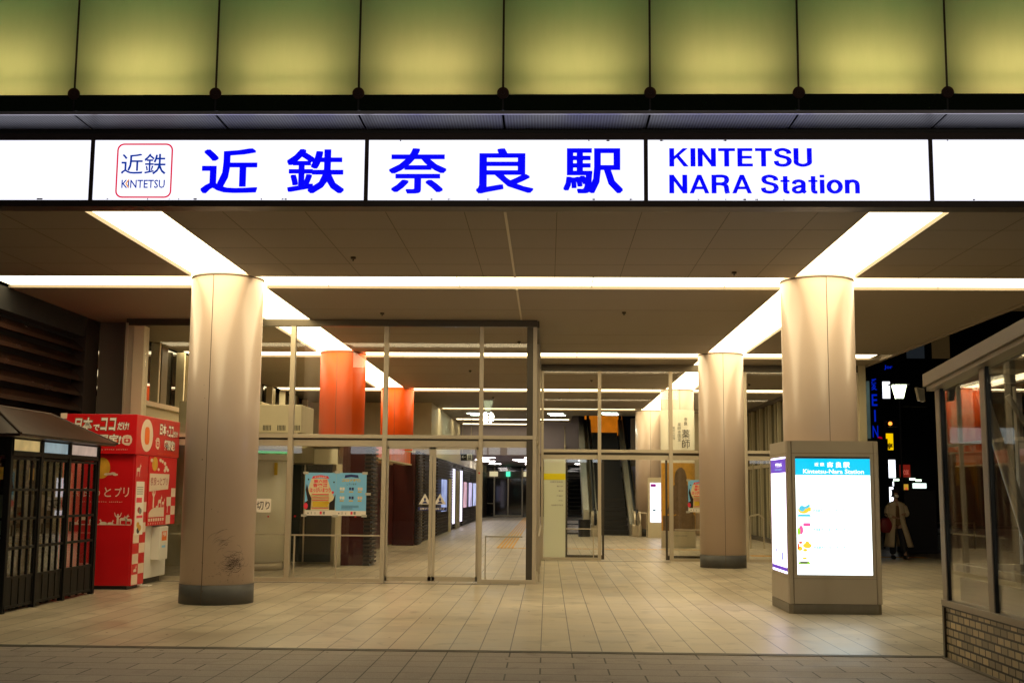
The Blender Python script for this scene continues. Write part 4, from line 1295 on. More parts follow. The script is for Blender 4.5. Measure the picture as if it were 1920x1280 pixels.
# right side wall with fins
rw = thing('finned_side_wall', 'right hand hall wall of tall dark panes between deep beige fins', 'wall', (7.5, 38, 0))
obj('dark_glass', MB().box(7.56, 7.60, 29.1, 52, 0, CZ - 0.1), mat('night_glass2', (0.008, 0.009, 0.008), 0.04, spec=0.8), rw)
for k in range(14):
    y = 29.2 + 1.65 * k
    obj('fin', MB().box(7.46, 7.56, y, y + 0.12, 0, CZ - 0.1), M['beige'], rw)
    obj('fin', MB().box(7.50, 7.56, y + 0.8, y + 0.86, 0, CZ - 0.1), M['beige'], rw)
obj('transom', MB().box(7.50, 7.555, 29.1, 52, 2.50, 2.62), M['steel'], rw)
obj('head', MB().box(7.40, 7.6, 29.1, 52, CZ - 0.1, CZ), M['frame_brown'], rw)
obj('kerb', MB().box(7.3, 7.6, 29.1, 52, 0, 0.12), M['steel_dark'], rw)
obj('end_post', MB().box(7.46, 7.62, 28.85, 29.05, 0, CZ), M['beige'], rw)
gs = thing('handrail', 'steel handrail loop behind the right hand column', 'handrail', (6.2, 36, 0))
q = MB(); q.path([(6.0, 36, 0), (6.0, 36, 0.95), (6.25, 36, 1.0), (6.4, 36, 0.9), (6.4, 36, 0)], 0.025)
obj('tube', q, M['steel'], gs)

# ================================================================== LEFT SIDE
lv2 = thing('louvred_wall', 'dark brown horizontally louvred wall at the left under the canopy', 'wall', (-8.6, 17, 0))
obj('backing', MB().box(-8.9, -8.62, 9, 21.94, 0, CZ + 0.3), M['soot'], lv2)
z = 0.3
while z < 4.2:
    p = [(-8.60, 9, z), (-8.40, 9, z - 0.03), (-8.40, 21.3, z - 0.03), (-8.60, 21.3, z), (-8.60, 9, z + 0.19), (-8.44, 9, z + 0.05), (-8.44, 21.3, z + 0.05), (-8.60, 21.3, z + 0.19)]
    obj('louvre_blade', MB().hexa(p), M['louvre'], lv2)
    z += 0.27
obj('end_post', MB().box(-8.62, -8.385, 21.3, 21.94, 0, CZ), M['frame_brown'], lv2)
obj('head_panel', MB().box(-8.62, -8.385, 9, 21.3, 4.32, CZ), M['soot'], lv2)

# ------------------------------------------------------------------ telephone kiosk row in dark wood
pb = thing('phone_kiosk', 'dark timber lattice telephone kiosk with a brown hipped roof at the far left', 'phone kiosk', (-7.5, 16.9, 0))
X1, X0, PY0, PY1 = -6.95, -7.95, 15.42, 18.46
q = MB()
for y in (PY0, 16.36, 17.33, PY1):
    q.box(X1 - 0.08, X1, y - 0.04, y + 0.04, 0, 2.28)
    q.box(X0, X0 + 0.08, y - 0.04, y + 0.04, 0, 2.28)
q.box(X1 - 0.075, X1 - 0.005, PY0, PY1, 2.235, 2.28)
q.box(X1 - 0.075, X1 - 0.005, PY0, PY1, 2.02, 2.085)
q.box(X0 + 0.005, X0 + 0.075, PY0, PY1, 2.02, 2.28)
q.box(X0, X1, PY0 - 0.03, PY0 + 0.03, 2.02, 2.28)
q.box(X0, X1, PY1 - 0.03, PY1 + 0.03, 2.02, 2.28)
q.box(X0, X1, PY0 - 0.03, PY0 + 0.03, 0.02, 0.1)
q.box(X0, X1, PY1 - 0.03, PY1 + 0.03, 0.02, 0.1)
obj('frame', q, M['wood_dark'], pb, bevel=0.006)
cols = [(0.62, 0.45, 0.18), (0.33, 0.45, 0.50), (0.60, 0.46, 0.38)]
for i, (a, c) in enumerate(((PY0 + 0.05, 16.31), (16.41, 17.28), (17.38, PY1 - 0.05))):
    obj('glow_panel', MB().box(X1 - 0.05, X1 - 0.03, a, c, 2.09, 2.232), emit('dim_glow_panel', cols[i], 0.62, 0.25, 5), pb)  # frosted panels, their reflected light put in as a weak emission
    d = MB()
    for z in (0.05, 0.42, 0.80, 1.18, 1.56, 1.97):
        d.box(X1 - 0.055, X1 - 0.02, a, c, z, z + 0.035)
    k = 4
    for j in range(k + 1):
        y = a + (c - a) * j / k
        d.box(X1 - 0.054, X1 - 0.021, y - (0.025 if j in (0, k) else 0.011), y + (0.025 if j in (0, k) else 0.011), 0.03, 2.01)
    d.box(X1 - 0.045, X1 - 0.03, a, c, 0.07, 0.42)
    dr = obj('lattice_door', d, M['wood_dark'], pb)
    obj('glass_pane', MB().box(X1 - 0.04, X1 - 0.036, a, c, 0.44, 1.98), M['glass'], dr)
    obj('handle', MB().box(X1 - 0.02, X1 + 0.01, a + 0.06, a + 0.08, 0.98, 1.12), M['steel_dark'], dr)
    ym = (a + c) / 2
    ph = obj('telephone', MB().box(X0 + 0.12, X0 + 0.35, ym - 0.16, ym + 0.16, 0.95, 1.5), mat('phone_green_grey', (0.10, 0.12, 0.09), 0.4), pb, bevel=0.02)
    obj('shelf', MB().box(X0 + 0.08, X0 + 0.5, ym - 0.35, ym + 0.35, 0.86, 0.90), M['wood_dark'], pb)
    obj('notice', MB().box(X0 + 0.085, X0 + 0.09, ym + 0.15, ym + 0.32, 1.72, 1.9), M['print_yellow'], pb)
    if i < 2:
        obj('partition', MB().box(X0 + 0.08, X1 - 0.08, (16.33, 17.30)[i], (16.36, 17.33)[i], 0.05, 2.0), M['glass'], pb)
q = MB()
for x in (-7.7, -7.45, -7.2):
    q.box(x - 0.012, x + 0.012, PY0 - 0.02, PY0 + 0.02, 0.1, 2.02)
for z in (0.42, 0.80, 1.18, 1.56):
    q.box(X0 + 0.08, X1 - 0.08, PY0 - 0.018, PY0 + 0.018, z, z + 0.035)
obj('end_lattice', q, M['wood_dark'], pb)
# hipped roof with thick eaves
ez, ex0, ex1, ey0, ey1 = 2.29, -8.22, -6.70, 15.06, 18.52
rz_, rx = 2.70, -7.46
q = MB()
q.add([(ex0, ey0, ez), (ex1, ey0, ez), (ex1, ey1, ez), (ex0, ey1, ez), (rx, 15.85, rz_), (rx, 17.75, rz_)],
      [(0, 1, 4), (1, 2, 5, 4), (2, 3, 5), (3, 0, 4, 5), (3, 2, 1, 0)])
q.box(ex0 + 0.02, ex1 - 0.02, ey0 + 0.02, ey1 - 0.02, ez - 0.035, ez - 0.002)
obj('roof', q, M['roof_brown'], pb)
q = MB()
for p_ in (((ex1, ey0, ez), (rx, 15.85, rz_)), ((ex1, ey1, ez), (rx, 17.75, rz_)), ((rx, 15.85, rz_), (rx, 17.75, rz_))):
    q.bar(p_[0], p_[1], 0.018, 8)
obj('ridge_cap', q, M['roof_brown'], pb)

# ------------------------------------------------------------------ red photo sticker booth
rp = thing('photo_booth', 'bright red photo sticker booth with bold white lettering and checkered corner', 'photo booth', (-7.2, 20.3, 0))
BX, BY0, BY1 = -6.66, 19.25, 21.45
obj('body', MB().box(-7.86, BX - 0.03, BY0 + 0.03, 19.90, 0.06, 2.15), M['red'], rp, bevel=0.01)
obj('top_fascia', MB().box(-7.88, BX + 0.01, 19.21, 21.48, 2.155, 2.80), M['red'], rp, bevel=0.006)
obj('back_wall', MB().box(-7.86, -7.70, 19.9, BY1, 0.06, 2.15), M['white'], rp)
obj('back_wall', MB().box(-7.70, BX - 0.35, BY1 - 0.05, BY1, 0.1, 2.15), M['white'], rp)
obj('foot', MB().box(-7.8, BX - 0.08, BY0 + 0.08, 19.85, 0, 0.058), M['black'], rp)
obj('corner_cap', MB().box(-7.90, -7.80, 19.19, 19.205, 2.72, 2.81), M['print_cream'], rp)
fo = (0, 19.2085, 0)
def ftext(s, bx, parent, o, u, v, sh=0.15, bw=0.035):
    n_ = Vector(u).cross(Vector(v))
    for k, (m_, bb, d) in enumerate(((M['print_orange'], bw + 0.055, 0.0), (M['print_black'], bw + 0.04, 0.0012), (M['print_white'], bw, 0.0024))):
        e = (bb - bw) * 0.9 * (bx[3] - bx[2])
        text('lettering', s, m_, parent, Vector(o) + n_ * d, u, v, (bx[0] - e, bx[1] + e, bx[2] - e, bx[3] + e), bold=bb, shear=sh)
fs2 = [c for c in rp.children if c.name.startswith('top_fascia')][0]
body = [c for c in rp.children if c.name.startswith('body')][0]
ftext('日本', (-7.68, -7.38, 2.53, 2.74), fs2, fo, RX, RZ)
ftext('で', (-7.36, -7.26, 2.53, 2.63), fs2, fo, RX, RZ)
ftext('ココ', (-7.25, -6.99, 2.53, 2.74), fs2, fo, RX, RZ)
ftext('だけ!', (-6.97, -6.78, 2.54, 2.67), fs2, fo, RX, RZ)
ftext('超限定!', (-7.45, -6.90, 2.30, 2.475), fs2, fo, RX, RZ)
text('lettering', 'nara photo sticker', M['print_cream'], fs2, fo, RX, RZ, (-7.30, -6.78, 2.215, 2.24), bold=0.02, spacing=1.4)
def badge(cx, cz, r, o, u, v, parent):
    q = MB()
    q.poly([(cx + r * math.cos(t) * (1.0 + 0.12 * (i % 2)), cz + r * math.sin(t) * (1.0 + 0.12 * (i % 2))) for i, t in enumerate([2 * PI * i / 9 + 0.2 for i in range(9)])], o, u, v, 0.001)
    q.poly([(cx - r * 0.9, cz + r * 0.2), (cx - r * 1.35, cz + r * 0.55), (cx - r * 0.8, cz + r * 0.5)], o, u, v, 0.001)
    obj('badge', q, M['print_cream'], parent)
    q = MB()
    o2 = Vector(o) + Vector(u).cross(Vector(v)) * 0.002
    q.poly(rrect(cx - r * 0.55, cx + r * 0.55, cz - r * 0.5, cz + r * 0.3, r * 0.12), o2, u, v, 0.001)
    for a in (-0.3, 0, 0.3):
        q.poly(ell(cx + a * r, cz + r * 0.62, r * 0.05, r * 0.1, 8), o2, u, v, 0.001)
    obj('camera_icon', q, M['redcloth'], parent)
    q = MB()
    q.poly(ell(cx, cz - r * 0.08, r * 0.26, r * 0.26, 14), Vector(o) + Vector(u).cross(Vector(v)) * 0.0035, u, v, 0.001)
    obj('camera_icon', q, M['print_cream'], parent)
badge(-6.80, 2.38, 0.085, (0, 19.2085, 0), RX, RZ, fs2)
# front face prints
bo = (0, BY0 + 0.0275, 0)
for s_, x in (('奈', -7.62), ('良', -7.44), ('っ', -7.26), ('と', -7.10), ('プ', -6.93), ('リ', -6.79)):
    text('lettering', s_, M['print_cream'], body, bo, RX, RZ, (x - 0.055, x + 0.055 - (0.02 if s_ in 'っリ' else 0), 1.47, 1.62 if s_ != 'っ' else 1.57), bold=0.006)
text('lettering', 'naratto photo sticker', M['print_cream'], body, bo, RX, RZ, (-7.55, -6.85, 1.375, 1.40), bold=0.01, spacing=1.7)
q = MB(); q.poly(ell(-7.22, 1.93, 0.14, 0.17, 24), bo, RX, RZ, 0.001)
obj('gold_oval', q, M['print_gold'], body)
q = MB()
for dx, dz in ((0, 0), (0.05, 0.012), (-0.05, -0.004), (0.09, -0.008)):
    q.poly(ell(-7.08 + dx, 1.835 + dz, 0.045, 0.018, 12), (0, BY0 + 0.026, 0), RX, RZ, 0.001)
obj('cloud_print', q, M['print_cream'], body)
def deer(x, z, s, face=1, pose=0):
    """standing / lying deer silhouette, one outline"""
    if pose == 1:
        p_ = [(-.5, 0), (.45, 0), (.5, .12), (.38, .25), (.42, .48), (.56, .50), (.56, .56), (.45, .62), (.44, .78), (.38, .62), (.28, .60), (.24, .33), (-.3, .32), (-.48, .2)]
    elif pose == 2:     # person with raised arms
        p_ = [(-.10, 0), (-.02, 0), (0, .4), (.02, 0), (.10, 0), (.10, .62), (.28, .80), (.36, 1.1), (.30, 1.1), (.22, .85), (.08, .78), (.08, .98), (-.08, .98), (-.08, .78), (-.22, .85), (-.30, 1.1), (-.36, 1.1), (-.28, .80), (-.10, .62)]
    else:
        p_ = [(-.42, 0), (-.34, 0), (-.30, .40), (.18, .40), (.20, 0), (.28, 0), (.30, .42), (.36, .62), (.42, .80), (.58, .82), (.58, .88), (.46, .96), (.46, 1.14), (.40, .98), (.30, .94), (.24, .72), (-.34, .70), (-.48, .56)]
    return [(x + face * a * s, z + c * s) for a, c in p_]
q = MB()
gz = 1.02
q.poly([(-7.7, gz), (-6.70, gz), (-6.70, gz + 0.012), (-7.7, gz + 0.012)], bo, RX, RZ, 0.001)
for x, s_, f_, po in ((-7.60, .10, 1, 1), (-7.46, .16, 1, 0), (-7.32, .12, 1, 0), (-7.15, .12, -1, 1), (-7.03, .10, 1, 1), (-6.915, .17, 1, 2), (-6.815, .15, 1, 0), (-6.745, .13, -1, 0)):
    q.poly(deer(x, gz + 0.011, s_, f_, po), (0, BY0 + 0.0272, 0), RX, RZ, 0.001)
obj('silhouette_print', q, M['print_cream'], body)
# side face (towards the entrance): fascia oval and lettering
UY = (0, 1, 0)
so = (BX + 0.0105, 0, 0)
q = MB(); q.poly(ell(19.72, 2.48, 0.30, 0.27, 28), so, UY, RZ, 0.001)
obj('cream_oval', q, M['print_cream'], fs2)
q = MB(); q.poly(rrect(19.60, 19.84, 2.33, 2.62, 0.08), (BX + 0.0125, 0, 0), UY, RZ, 0.001)
obj('orange_shape', q, M['print_orange'], fs2)
badge(20.28, 2.37, 0.10, so, UY, RZ, fs2)
so2 = (BX + 0.0115, 0, 0)
ftext('日本', (20.36, 20.70, 2.52, 2.72), fs2, so2, UY, RZ, sh=0.05)
ftext('で', (20.72, 20.83, 2.52, 2.62), fs2, so2, UY, RZ, sh=0.05)
ftext('ココ', (20.84, 21.10, 2.50, 2.70), fs2, so2, UY, RZ, sh=0.05)
ftext('だけ!', (21.11, 21.36, 2.51, 2.62), fs2, so2, UY, RZ, sh=0.05)
ftext('超限定!', (20.62, 21.22, 2.27, 2.45), fs2, so2, UY, RZ, sh=0.05)
text('lettering', 'secret photo sticker', M['print_orange'], fs2, so2, UY, RZ, (20.3, 21.35, 2.19, 2.215), bold=0.02, spacing=1.4)
# checkered corner strip
ck = obj('corner_strip', MB().box(BX - 0.028, BX, BY0 + 0.032, 19.88, 0.06, 2.15), M['red'], rp)
q = MB()
for r_ in range(9):
    for c_ in range(2):
        if (r_ + c_) % 2 == 0:
            y0 = 19.30 + 0.29 * c_; z0 = 0.07 + 0.165 * r_
            if z0 < 1.0 or c_ == 1:
                q.poly([(y0, z0), (y0 + 0.28, z0), (y0 + 0.28, z0 + 0.16), (y0, z0 + 0.16)], (BX + 0.001, 0, 0), UY, RZ, 0.001)
obj('checker_print', q, M['print_cream'], ck)
q = MB(); q.poly(deer(19.45, 0.27, 0.14, 1, 1), (BX + 0.001, 0, 0), UY, RZ, 0.001); q.poly(deer(19.42, 1.80, 0.2, 1, 0), (BX + 0.001, 0, 0), UY, RZ, 0.001)
obj('silhouette_print', q, M['print_cream'], ck)
sp = obj('price_sheet', MB().box(BX + 0.001, BX + 0.006, 19.33, 19.72, 0.86, 1.72), M['print_white'], rp)
q = MB()
for z in (1.62, 1.585, 1.55, 1.515):
    q.box(BX + 0.006, BX + 0.0075, 19.37, 19.66, z, z + 0.012)
obj('small_print', q, M['print_grey'], sp)
q = MB()
q.box(BX + 0.006, BX + 0.0075, 19.36, 19.62, 1.38, 1.46); q.box(BX + 0.006, BX + 0.0075, 19.40, 19.68, 1.13, 1.17)
obj('red_print', q, M['print_redpink'], sp)
random.seed(5)
for (yc, zc) in ((19.50, 1.26), (19.56, 1.24), (19.48, 1.02), (19.57, 0.97), (19.5, 0.93)):
    q = MB(); q.poly(ell(yc, zc, 0.07, 0.05, 10), (BX + 0.0062 + random.random() * .001, 0, 0), UY, RZ, 0.001)
    obj('sample_photo', q, random.choice([M['print_grey'], M['print_gold'], M['print_darkred'], M['print_black']]), sp)
# curtain
cu_ = obj('curtain', MB().box(BX - 0.02, BX, 19.93, 21.42, 0.99, 2.15), M['redcloth'], rp)
co = (BX + 0.0008, 0, 0)
q = MB()
for r_ in range(4):
    for c_ in range(2):
        if (r_ + c_) % 2 == 0:
            y0 = 20.92 + 0.24 * c_; z0 = 1.0 + 0.155 * r_
            q.poly([(y0, z0), (y0 + 0.24, z0), (y0 + 0.24, z0 + 0.152), (y0, z0 + 0.152)], co, UY, RZ, 0.001)
q.poly([(20.0, 1.13), (20.8, 1.13), (20.8, 1.29), (20.25, 1.285), (20.1, 1.25), (20.0, 1.20)], co, UY, RZ, 0.001)
for k in range(7):
    y0 = 20.0 + k * 0.12
    q.poly([(y0, 1.06), (y0 + 0.08, 1.06), (y0 + 0.08, 1.11), (y0, 1.11)], co, UY, RZ, 0.001)
    q.poly([(y0, 1.0), (y0 + 0.015, 1.0), (y0 + 0.015, 1.04), (y0, 1.04)], co, UY, RZ, 0.001)
for yy, ss, po in ((20.22, .30, 2), (20.42, .12, 1), (20.56, .2, 0), (20.74, .15, 0)):
    q.poly(deer(yy, 1.28, ss, 1, po), co, UY, RZ, 0.001)
q.poly(deer(20.98, 1.19, .16, 1, 2), (BX + 0.0012, 0, 0), UY, RZ, 0.001)
obj('checker_print', q, M['print_cream'], cu_)
q = MB(); q.poly([(19.98, 1.56), (20.98, 1.60), (21.02, 1.86), (19.98, 1.86)], co, UY, RZ, 0.001)
obj('white_banner', q, M['print_cream'], cu_)
text('lettering', '奈良っとプリ', M['print_darkred'], cu_, (BX + 0.0022, 0, 0), UY, RZ, (20.03, 20.93, 1.66, 1.80), bold=0.008)
q = MB(); q.poly(ell(20.22, 2.02, 0.15, 0.12, 20), co, UY, RZ, 0.001)
obj('gold_oval', q, M['print_gold'], cu_)
q = MB()
for yy, zz, r_ in ((20.05, 2.08, .05), (20.50, 2.09, .05), (20.62, 2.07, .045), (20.75, 2.04, .05), (20.82, 1.97, .06), (20.76, 1.92, .05), (20.92, 1.93, .05), (20.42, 1.93, .04)):
    q.poly(ell(yy, zz, r_ * 1.3, r_ * 0.62, 12), co, UY, RZ, 0.001)
obj('cloud_print', q, M['print_cream'], cu_)
mc = obj('machine', MB().box(-7.55, BX - 0.12, 20.25, 21.38, 0.10, 1.25), M['white'], rp, bevel=0.01)
obj('coin_box', MB().box(BX - 0.12, BX + 0.03, 20.55, 21.00, 0.40, 0.96), M['white'], rp, bevel=0.008)
q = MB(); q.box(BX + 0.03, BX + 0.032, 20.66, 20.92, 0.72, 0.88)
obj('price_label', q, M['print_orange'], rp)
text('lettering', '円両', M['print_white'], rp, (BX + 0.0335, 0, 0), UY, RZ, (20.70, 20.88, 0.79, 0.86), bold=0.03)
q = MB(); q.box(BX + 0.03, BX + 0.032, 20.68, 20.86, 0.60, 0.64)
obj('blue_label', q, M['print_blue'], rp)
q = MB(); q.box(-6.80, -6.76, 20.10, 20.14, 0, 1.25); q.box(-6.95, -6.62, 20.02, 20.22, 0, 0.015)
obj('leg', q, M['white'], rp)
obj('machine_foot', MB().box(-7.5, -6.85, 20.35, 21.3, 0, 0.099), M['black'], rp)

# ================================================================== INFORMATION KIOSK ROUND THE RIGHT COLUMN
ki = thing('information_kiosk', 'grey metal information kiosk with glowing panels wrapped round the right column', 'kiosk', (3.9, 17.25, 0))
KX0, KX1, KY0, KY1, KT = 3.28, 4.53, 16.60, 17.93, 2.325
q = MB()
# chamfered body
def cham(x0, x1, y0, y1, z0, z1, c):
    p = [(x0 + c, y0), (x1 - c, y0), (x1, y0 + c), (x1, y1 - c), (x1 - c, y1), (x0 + c, y1), (x0, y1 - c), (x0, y0 + c)]
    n_ = 8
    return ([(a, b_, z0) for a, b_ in p] + [(a, b_, z1) for a, b_ in p], [tuple(reversed(range(8))), tuple(range(8, 16))] + [(i, (i + 1) % 8, 8 + (i + 1) % 8, 8 + i) for i in range(8)])
q.add(*cham(KX0 + 0.012, KX1 - 0.012, KY0 + 0.012, KY1 - 0.012, 0.13, KT - 0.004, 0.05))
obj('core', q, M['seam'], ki)
obj('plinth', MB().add(*cham(KX0, KX1 - 0.004, KY0 + 0.004, KY1, 0.0, 0.128, 0.05)), M['kiosk_base'], ki)
def facepanel(z0, z1, nme='cladding'):
    q = MB()
    q.box(KX0 + 0.068, KX1 - 0.075, KY0, KY0 + 0.02, z0, z1)
    q.box(KX0, KX0 + 0.02, KY0 + 0.068, KY1 - 0.06, z0, z1)
    q.box(KX1 - 0.02, KX1, KY0 + 0.068, KY1 - 0.06, z0, z1)
    obj(nme, q, M['kiosk'], ki)
facepanel(0.135, 0.468)
facepanel(2.165, KT)
q = MB()
q.add(*cham(KX0 + 0.001, KX0 + 0.062, KY0 + 0.001, KY0 + 0.062, 0.135, KT, 0.012))
obj('corner_trim', q, M['kiosk'], ki)
q = MB(); q.add(*cham(KX1 - 0.068, KX1 - 0.001, KY0 + 0.001, KY0 + 0.062, 0.135, KT, 0.012))
obj('corner_trim', q, M['kiosk'], ki)
obj('cap', MB().add(*cham(KX0 + 0.004, KX1 - 0.004, KY0 + 0.004, KY1 - 0.004, KT - 0.003, KT + 0.006, 0.05)), M['kiosk'], ki)
# frames
def frame_y(x0, x1, z0, z1, y, t=0.035):
    q = MB()
    q.box(x0, x1, y, y + 0.03, z0, z0 + t); q.box(x0, x1, y, y + 0.03, z1 - t, z1)
    q.box(x0, x0 + t, y, y + 0.03, z0 + t, z1 - t); q.box(x1 - t, x1, y, y + 0.03, z0 + t, z1 - t)
    return q
obj('panel_frame', frame_y(KX0 + 0.068, KX1 - 0.075, 0.472, 2.160, KY0 + 0.001, 0.045), M['kiosk'], ki)
def frame_x(y0, y1, z0, z1, x, t=0.035):
    q = MB()
    q.box(x, x + 0.03, y0, y1, z0, z0 + t); q.box(x, x + 0.03, y0, y1, z1 - t, z1)
    q.box(x, x + 0.03, y0, y0 + t, z0 + t, z1 - t); q.box(x, x + 0.03, y1 - t, y1, z0 + t, z1 - t)
    return q
obj('panel_frame', frame_x(KY0 + 0.068, KY1 - 0.06, 0.472, 2.160, KX0 + 0.001, 0.045), M['kiosk'], ki)
scr = obj('front_screen', MB().box(KX0 + 0.114, KX1 - 0.121, KY0 + 0.008, KY0 + 0.011, 0.52, 2.088), emit('kiosk_white', (0.84, 0.97, 1.0), 2.0), ki)
obj('header_band', MB().box(KX0 + 0.114, KX1 - 0.121, KY0 + 0.0045, KY0 + 0.0075, 1.865, 2.088), emit('kiosk_cyan', (0.0, 0.55, 0.86), 1.05), scr)
WT = emit('kiosk_text_white', (1, 1, 1), 1.6)
ko = (0, KY0 + 0.0035, 0)
text('lettering', '近 鉄', WT, scr, ko, RX, RZ, (3.655, 3.790, 1.985, 2.035), bold=0.015)
text('lettering', '奈 良 駅', WT, scr, ko, RX, RZ, (3.825, 4.135, 1.965, 2.045), bold=0.03)
text('lettering', 'Kintetsu-Nara Station', WT, scr, ko, RX, RZ, (3.50, 4.325, 1.885, 1.945), bold=0.012)
pale = emit('pale_text', (0.25, 0.62, 0.75), 1.0)
ic = [emit('icon_yellow', (0.95, 0.65, 0.05), 1.0), emit('icon_cyan', (0.1, 0.6, 0.85), 1.0), emit('icon_pink', (0.9, 0.12, 0.4), 1.0), emit('icon_green', (0.35, 0.75, 0.05), 1.0), emit('icon_red', (0.9, 0.1, 0.02), 1.0), emit('icon_dark', (0.15, 0.17, 0.12), 1.0)]
def icon(shapes):
    for pts, k in shapes:
        q = MB(); q.poly(pts, (0, KY0 + 0.0072 - 0.0007 * (shapes.index((pts, k)) % 3), 0), RX, RZ, 0.0004)
        obj('icon_print', q, ic[k], scr)
X0_ = KX0 + 0.125
icon([(ell(X0_ + 0.09, 1.39, 0.075, 0.05), 0), (ell(X0_ + 0.07, 1.41, 0.04, 0.04), 1), ([(X0_ + 0.10, 1.43), (X0_ + 0.17, 1.47), (X0_ + 0.18, 1.44), (X0_ + 0.12, 1.40)], 1)])
icon([([(X0_, 1.30), (X0_ + 0.19, 1.30), (X0_ + 0.17, 1.335), (X0_ + 0.02, 1.33)], 1), (rrect(X0_ + 0.13, X0_ + 0.19, 1.37, 1.43, .01), 0)])
icon([(ell(X0_ + 0.05, 1.12, 0.03, 0.06), 2), (ell(X0_ + 0.02, 1.10, 0.02, 0.05), 3), (rrect(X0_ + 0.08, X0_ + 0.18, 1.17, 1.215, .01), 2)])
icon([(ell(X0_ + 0.13, 0.91, 0.06, 0.035), 0), (ell(X0_ + 0.13, 0.94, 0.03, 0.03), 0), (ell(X0_ + 0.04, 0.95, 0.025, 0.015), 4)])
icon([(ell(X0_ + 0.03, 0.87, 0.035, 0.03), 0), (ell(X0_ + 0.10, 0.85, 0.03, 0.02), 0), (ell(X0_ + 0.01, 0.90, 0.012, 0.04), 4)])
icon([([(X0_, 0.66), (X0_ + 0.17, 0.66), (X0_ + 0.15, 0.70), (X0_ + 0.01, 0.69)], 3), (rrect(X0_ + 0.03, X0_ + 0.13, 0.672, 0.70, .008), 5), (ell(X0_ + 0.09, 0.74, 0.03, 0.015), 0)])
for z in (1.36, 1.105, 0.865):
    text('lettering', '奈良県きのうまい・魅力発信', pale, scr, (0, KY0 + 0.007, 0), RX, RZ, (3.62, 4.06, z, z + 0.040), bold=0.045)
sc2 = obj('side_screen', MB().box(KX0 + 0.008, KX0 + 0.011, KY0 + 0.115, KY1 - 0.11, 0.52, 2.115), emit('kiosk_side_white', (0.80, 0.74, 1.0), 3.0), ki)
pur = emit('kiosk_purple', (0.10, 0.02, 0.48), 1.0)
UL = (0, -1, 0)          # the left face is read from the left: +u runs toward the viewer
lo = (KX0 + 0.0065, 0, 0)
obj('header_band', MB().box(KX0 + 0.005, KX0 + 0.0072, KY0 + 0.118, KY1 - 0.113, 1.90, 2.09), pur, sc2)
obj('footer_band', MB().box(KX0 + 0.005, KX0 + 0.0072, KY0 + 0.118, KY1 - 0.113, 0.55, 0.60), pur, sc2)
text('lettering', '電話から', WT, sc2, (KX0 + 0.004, 0, 0), UL, RZ, (-17.45, -17.0, 1.98, 2.04), bold=0.04)
text('lettering', 'Information', pale, sc2, (KX0 + 0.004, 0, 0), UL, RZ, (-17.5, -17.0, 1.935, 1.96), bold=0.01)
gt = emit('side_print', (0.30, 0.32, 0.75), 1.0)
for k in range(14):
    z = 1.80 - k * 0.075
    text('lettering', ('奈良県観光案内', '春日大社', '東大寺大仏殿', '興福寺', '奈良公園')[k % 5], gt, sc2, (KX0 + 0.0065, 0, 0), UL, RZ, (-17.75, -17.75 + (0.14, 0.1, 0.13)[k % 3], z, z + 0.016))
q = MB(); q.poly(rrect(-17.15, -17.02, 0.69, 0.80, 0.01), lo, UL, RZ, 0.0006); q.poly(rrect(-17.55, -17.45, 0.78, 0.84, 0.01), lo, UL, RZ, 0.0006)
obj('print_mark', q, gt, sc2)

# ================================================================== GLAZED SUBWAY ENTRANCE SHELTER
sh_ = thing('glass_shelter', 'leaning glass walled stair shelter on a brick base at the right', 'shelter', (5.4, 9, 0))
def roofz(y):
    return 2.70 + 0.075 * (12.32 - y)
SXB = 3.955
def topx(y):
    return 3.945
Y0_, Y1_ = 5.2, 12.30
obj('brick_base', MB().box(SXB + 0.012, SXB + 0.22, Y0_, Y1_ - 0.012, -0.02, 0.50), M['brick'], sh_)
obj('brick_base', MB().box(SXB + 0.22, 6.9, Y1_ - 0.22, Y1_ - 0.012, -0.02, 0.50), M['brick_end'], sh_)
obj('brick_base', MB().box(6.9, 7.1, Y0_, Y1_, -0.02, 0.50), M['brick'], sh_)
obj('plinth_kerb', MB().box(SXB - 0.03, SXB + 0.3, Y0_, Y1_ + 0.0, -0.02, 0.012), M['kiosk_base'], sh_)
obj('corner_guard', MB().box(SXB - 0.01, SXB + 0.03, Y1_ - 0.03, Y1_ + 0.02, 0.0, 0.5), M['steel_dark'], sh_)
obj('drip_trim', MB().box(SXB - 0.012, SXB + 0.24, Y0_, Y1_ + 0.01, 0.50, 0.515), M['black'], sh_)
obj('sill', MB().box(SXB - 0.02, SXB + 0.20, Y0_, Y1_ + 0.012, 0.516, 0.575), M['kiosk'], sh_, bevel=0.004)
obj('sill', MB().box(SXB + 0.20, 7.0, Y1_ - 0.16, Y1_ + 0.012, 0.516, 0.575), M['kiosk'], sh_, bevel=0.004)
def leanpost(y, w_, d0=0.0, d1=0.045, m=M['kiosk'], name='mullion'):
    zt = roofz(y) - 0.02
    p = [(SXB + d0, y - w_ / 2, 0.575), (SXB + d1, y - w_ / 2, 0.575), (SXB + d1, y + w_ / 2, 0.575), (SXB + d0, y + w_ / 2, 0.575),
         (topx(y) + d0, y - w_ / 2, zt), (topx(y) + d1, y - w_ / 2, zt), (topx(y) + d1, y + w_ / 2, zt), (topx(y) + d0, y + w_ / 2, zt)]
    return obj(name, MB().hexa(p), m, sh_)
for y in (12.24, 10.98, 9.72, 8.46, 7.20):
    leanpost(y, 0.13)
    leanpost(y - 0.073, 0.014, 0.01, 0.04, M['black'], 'gasket')
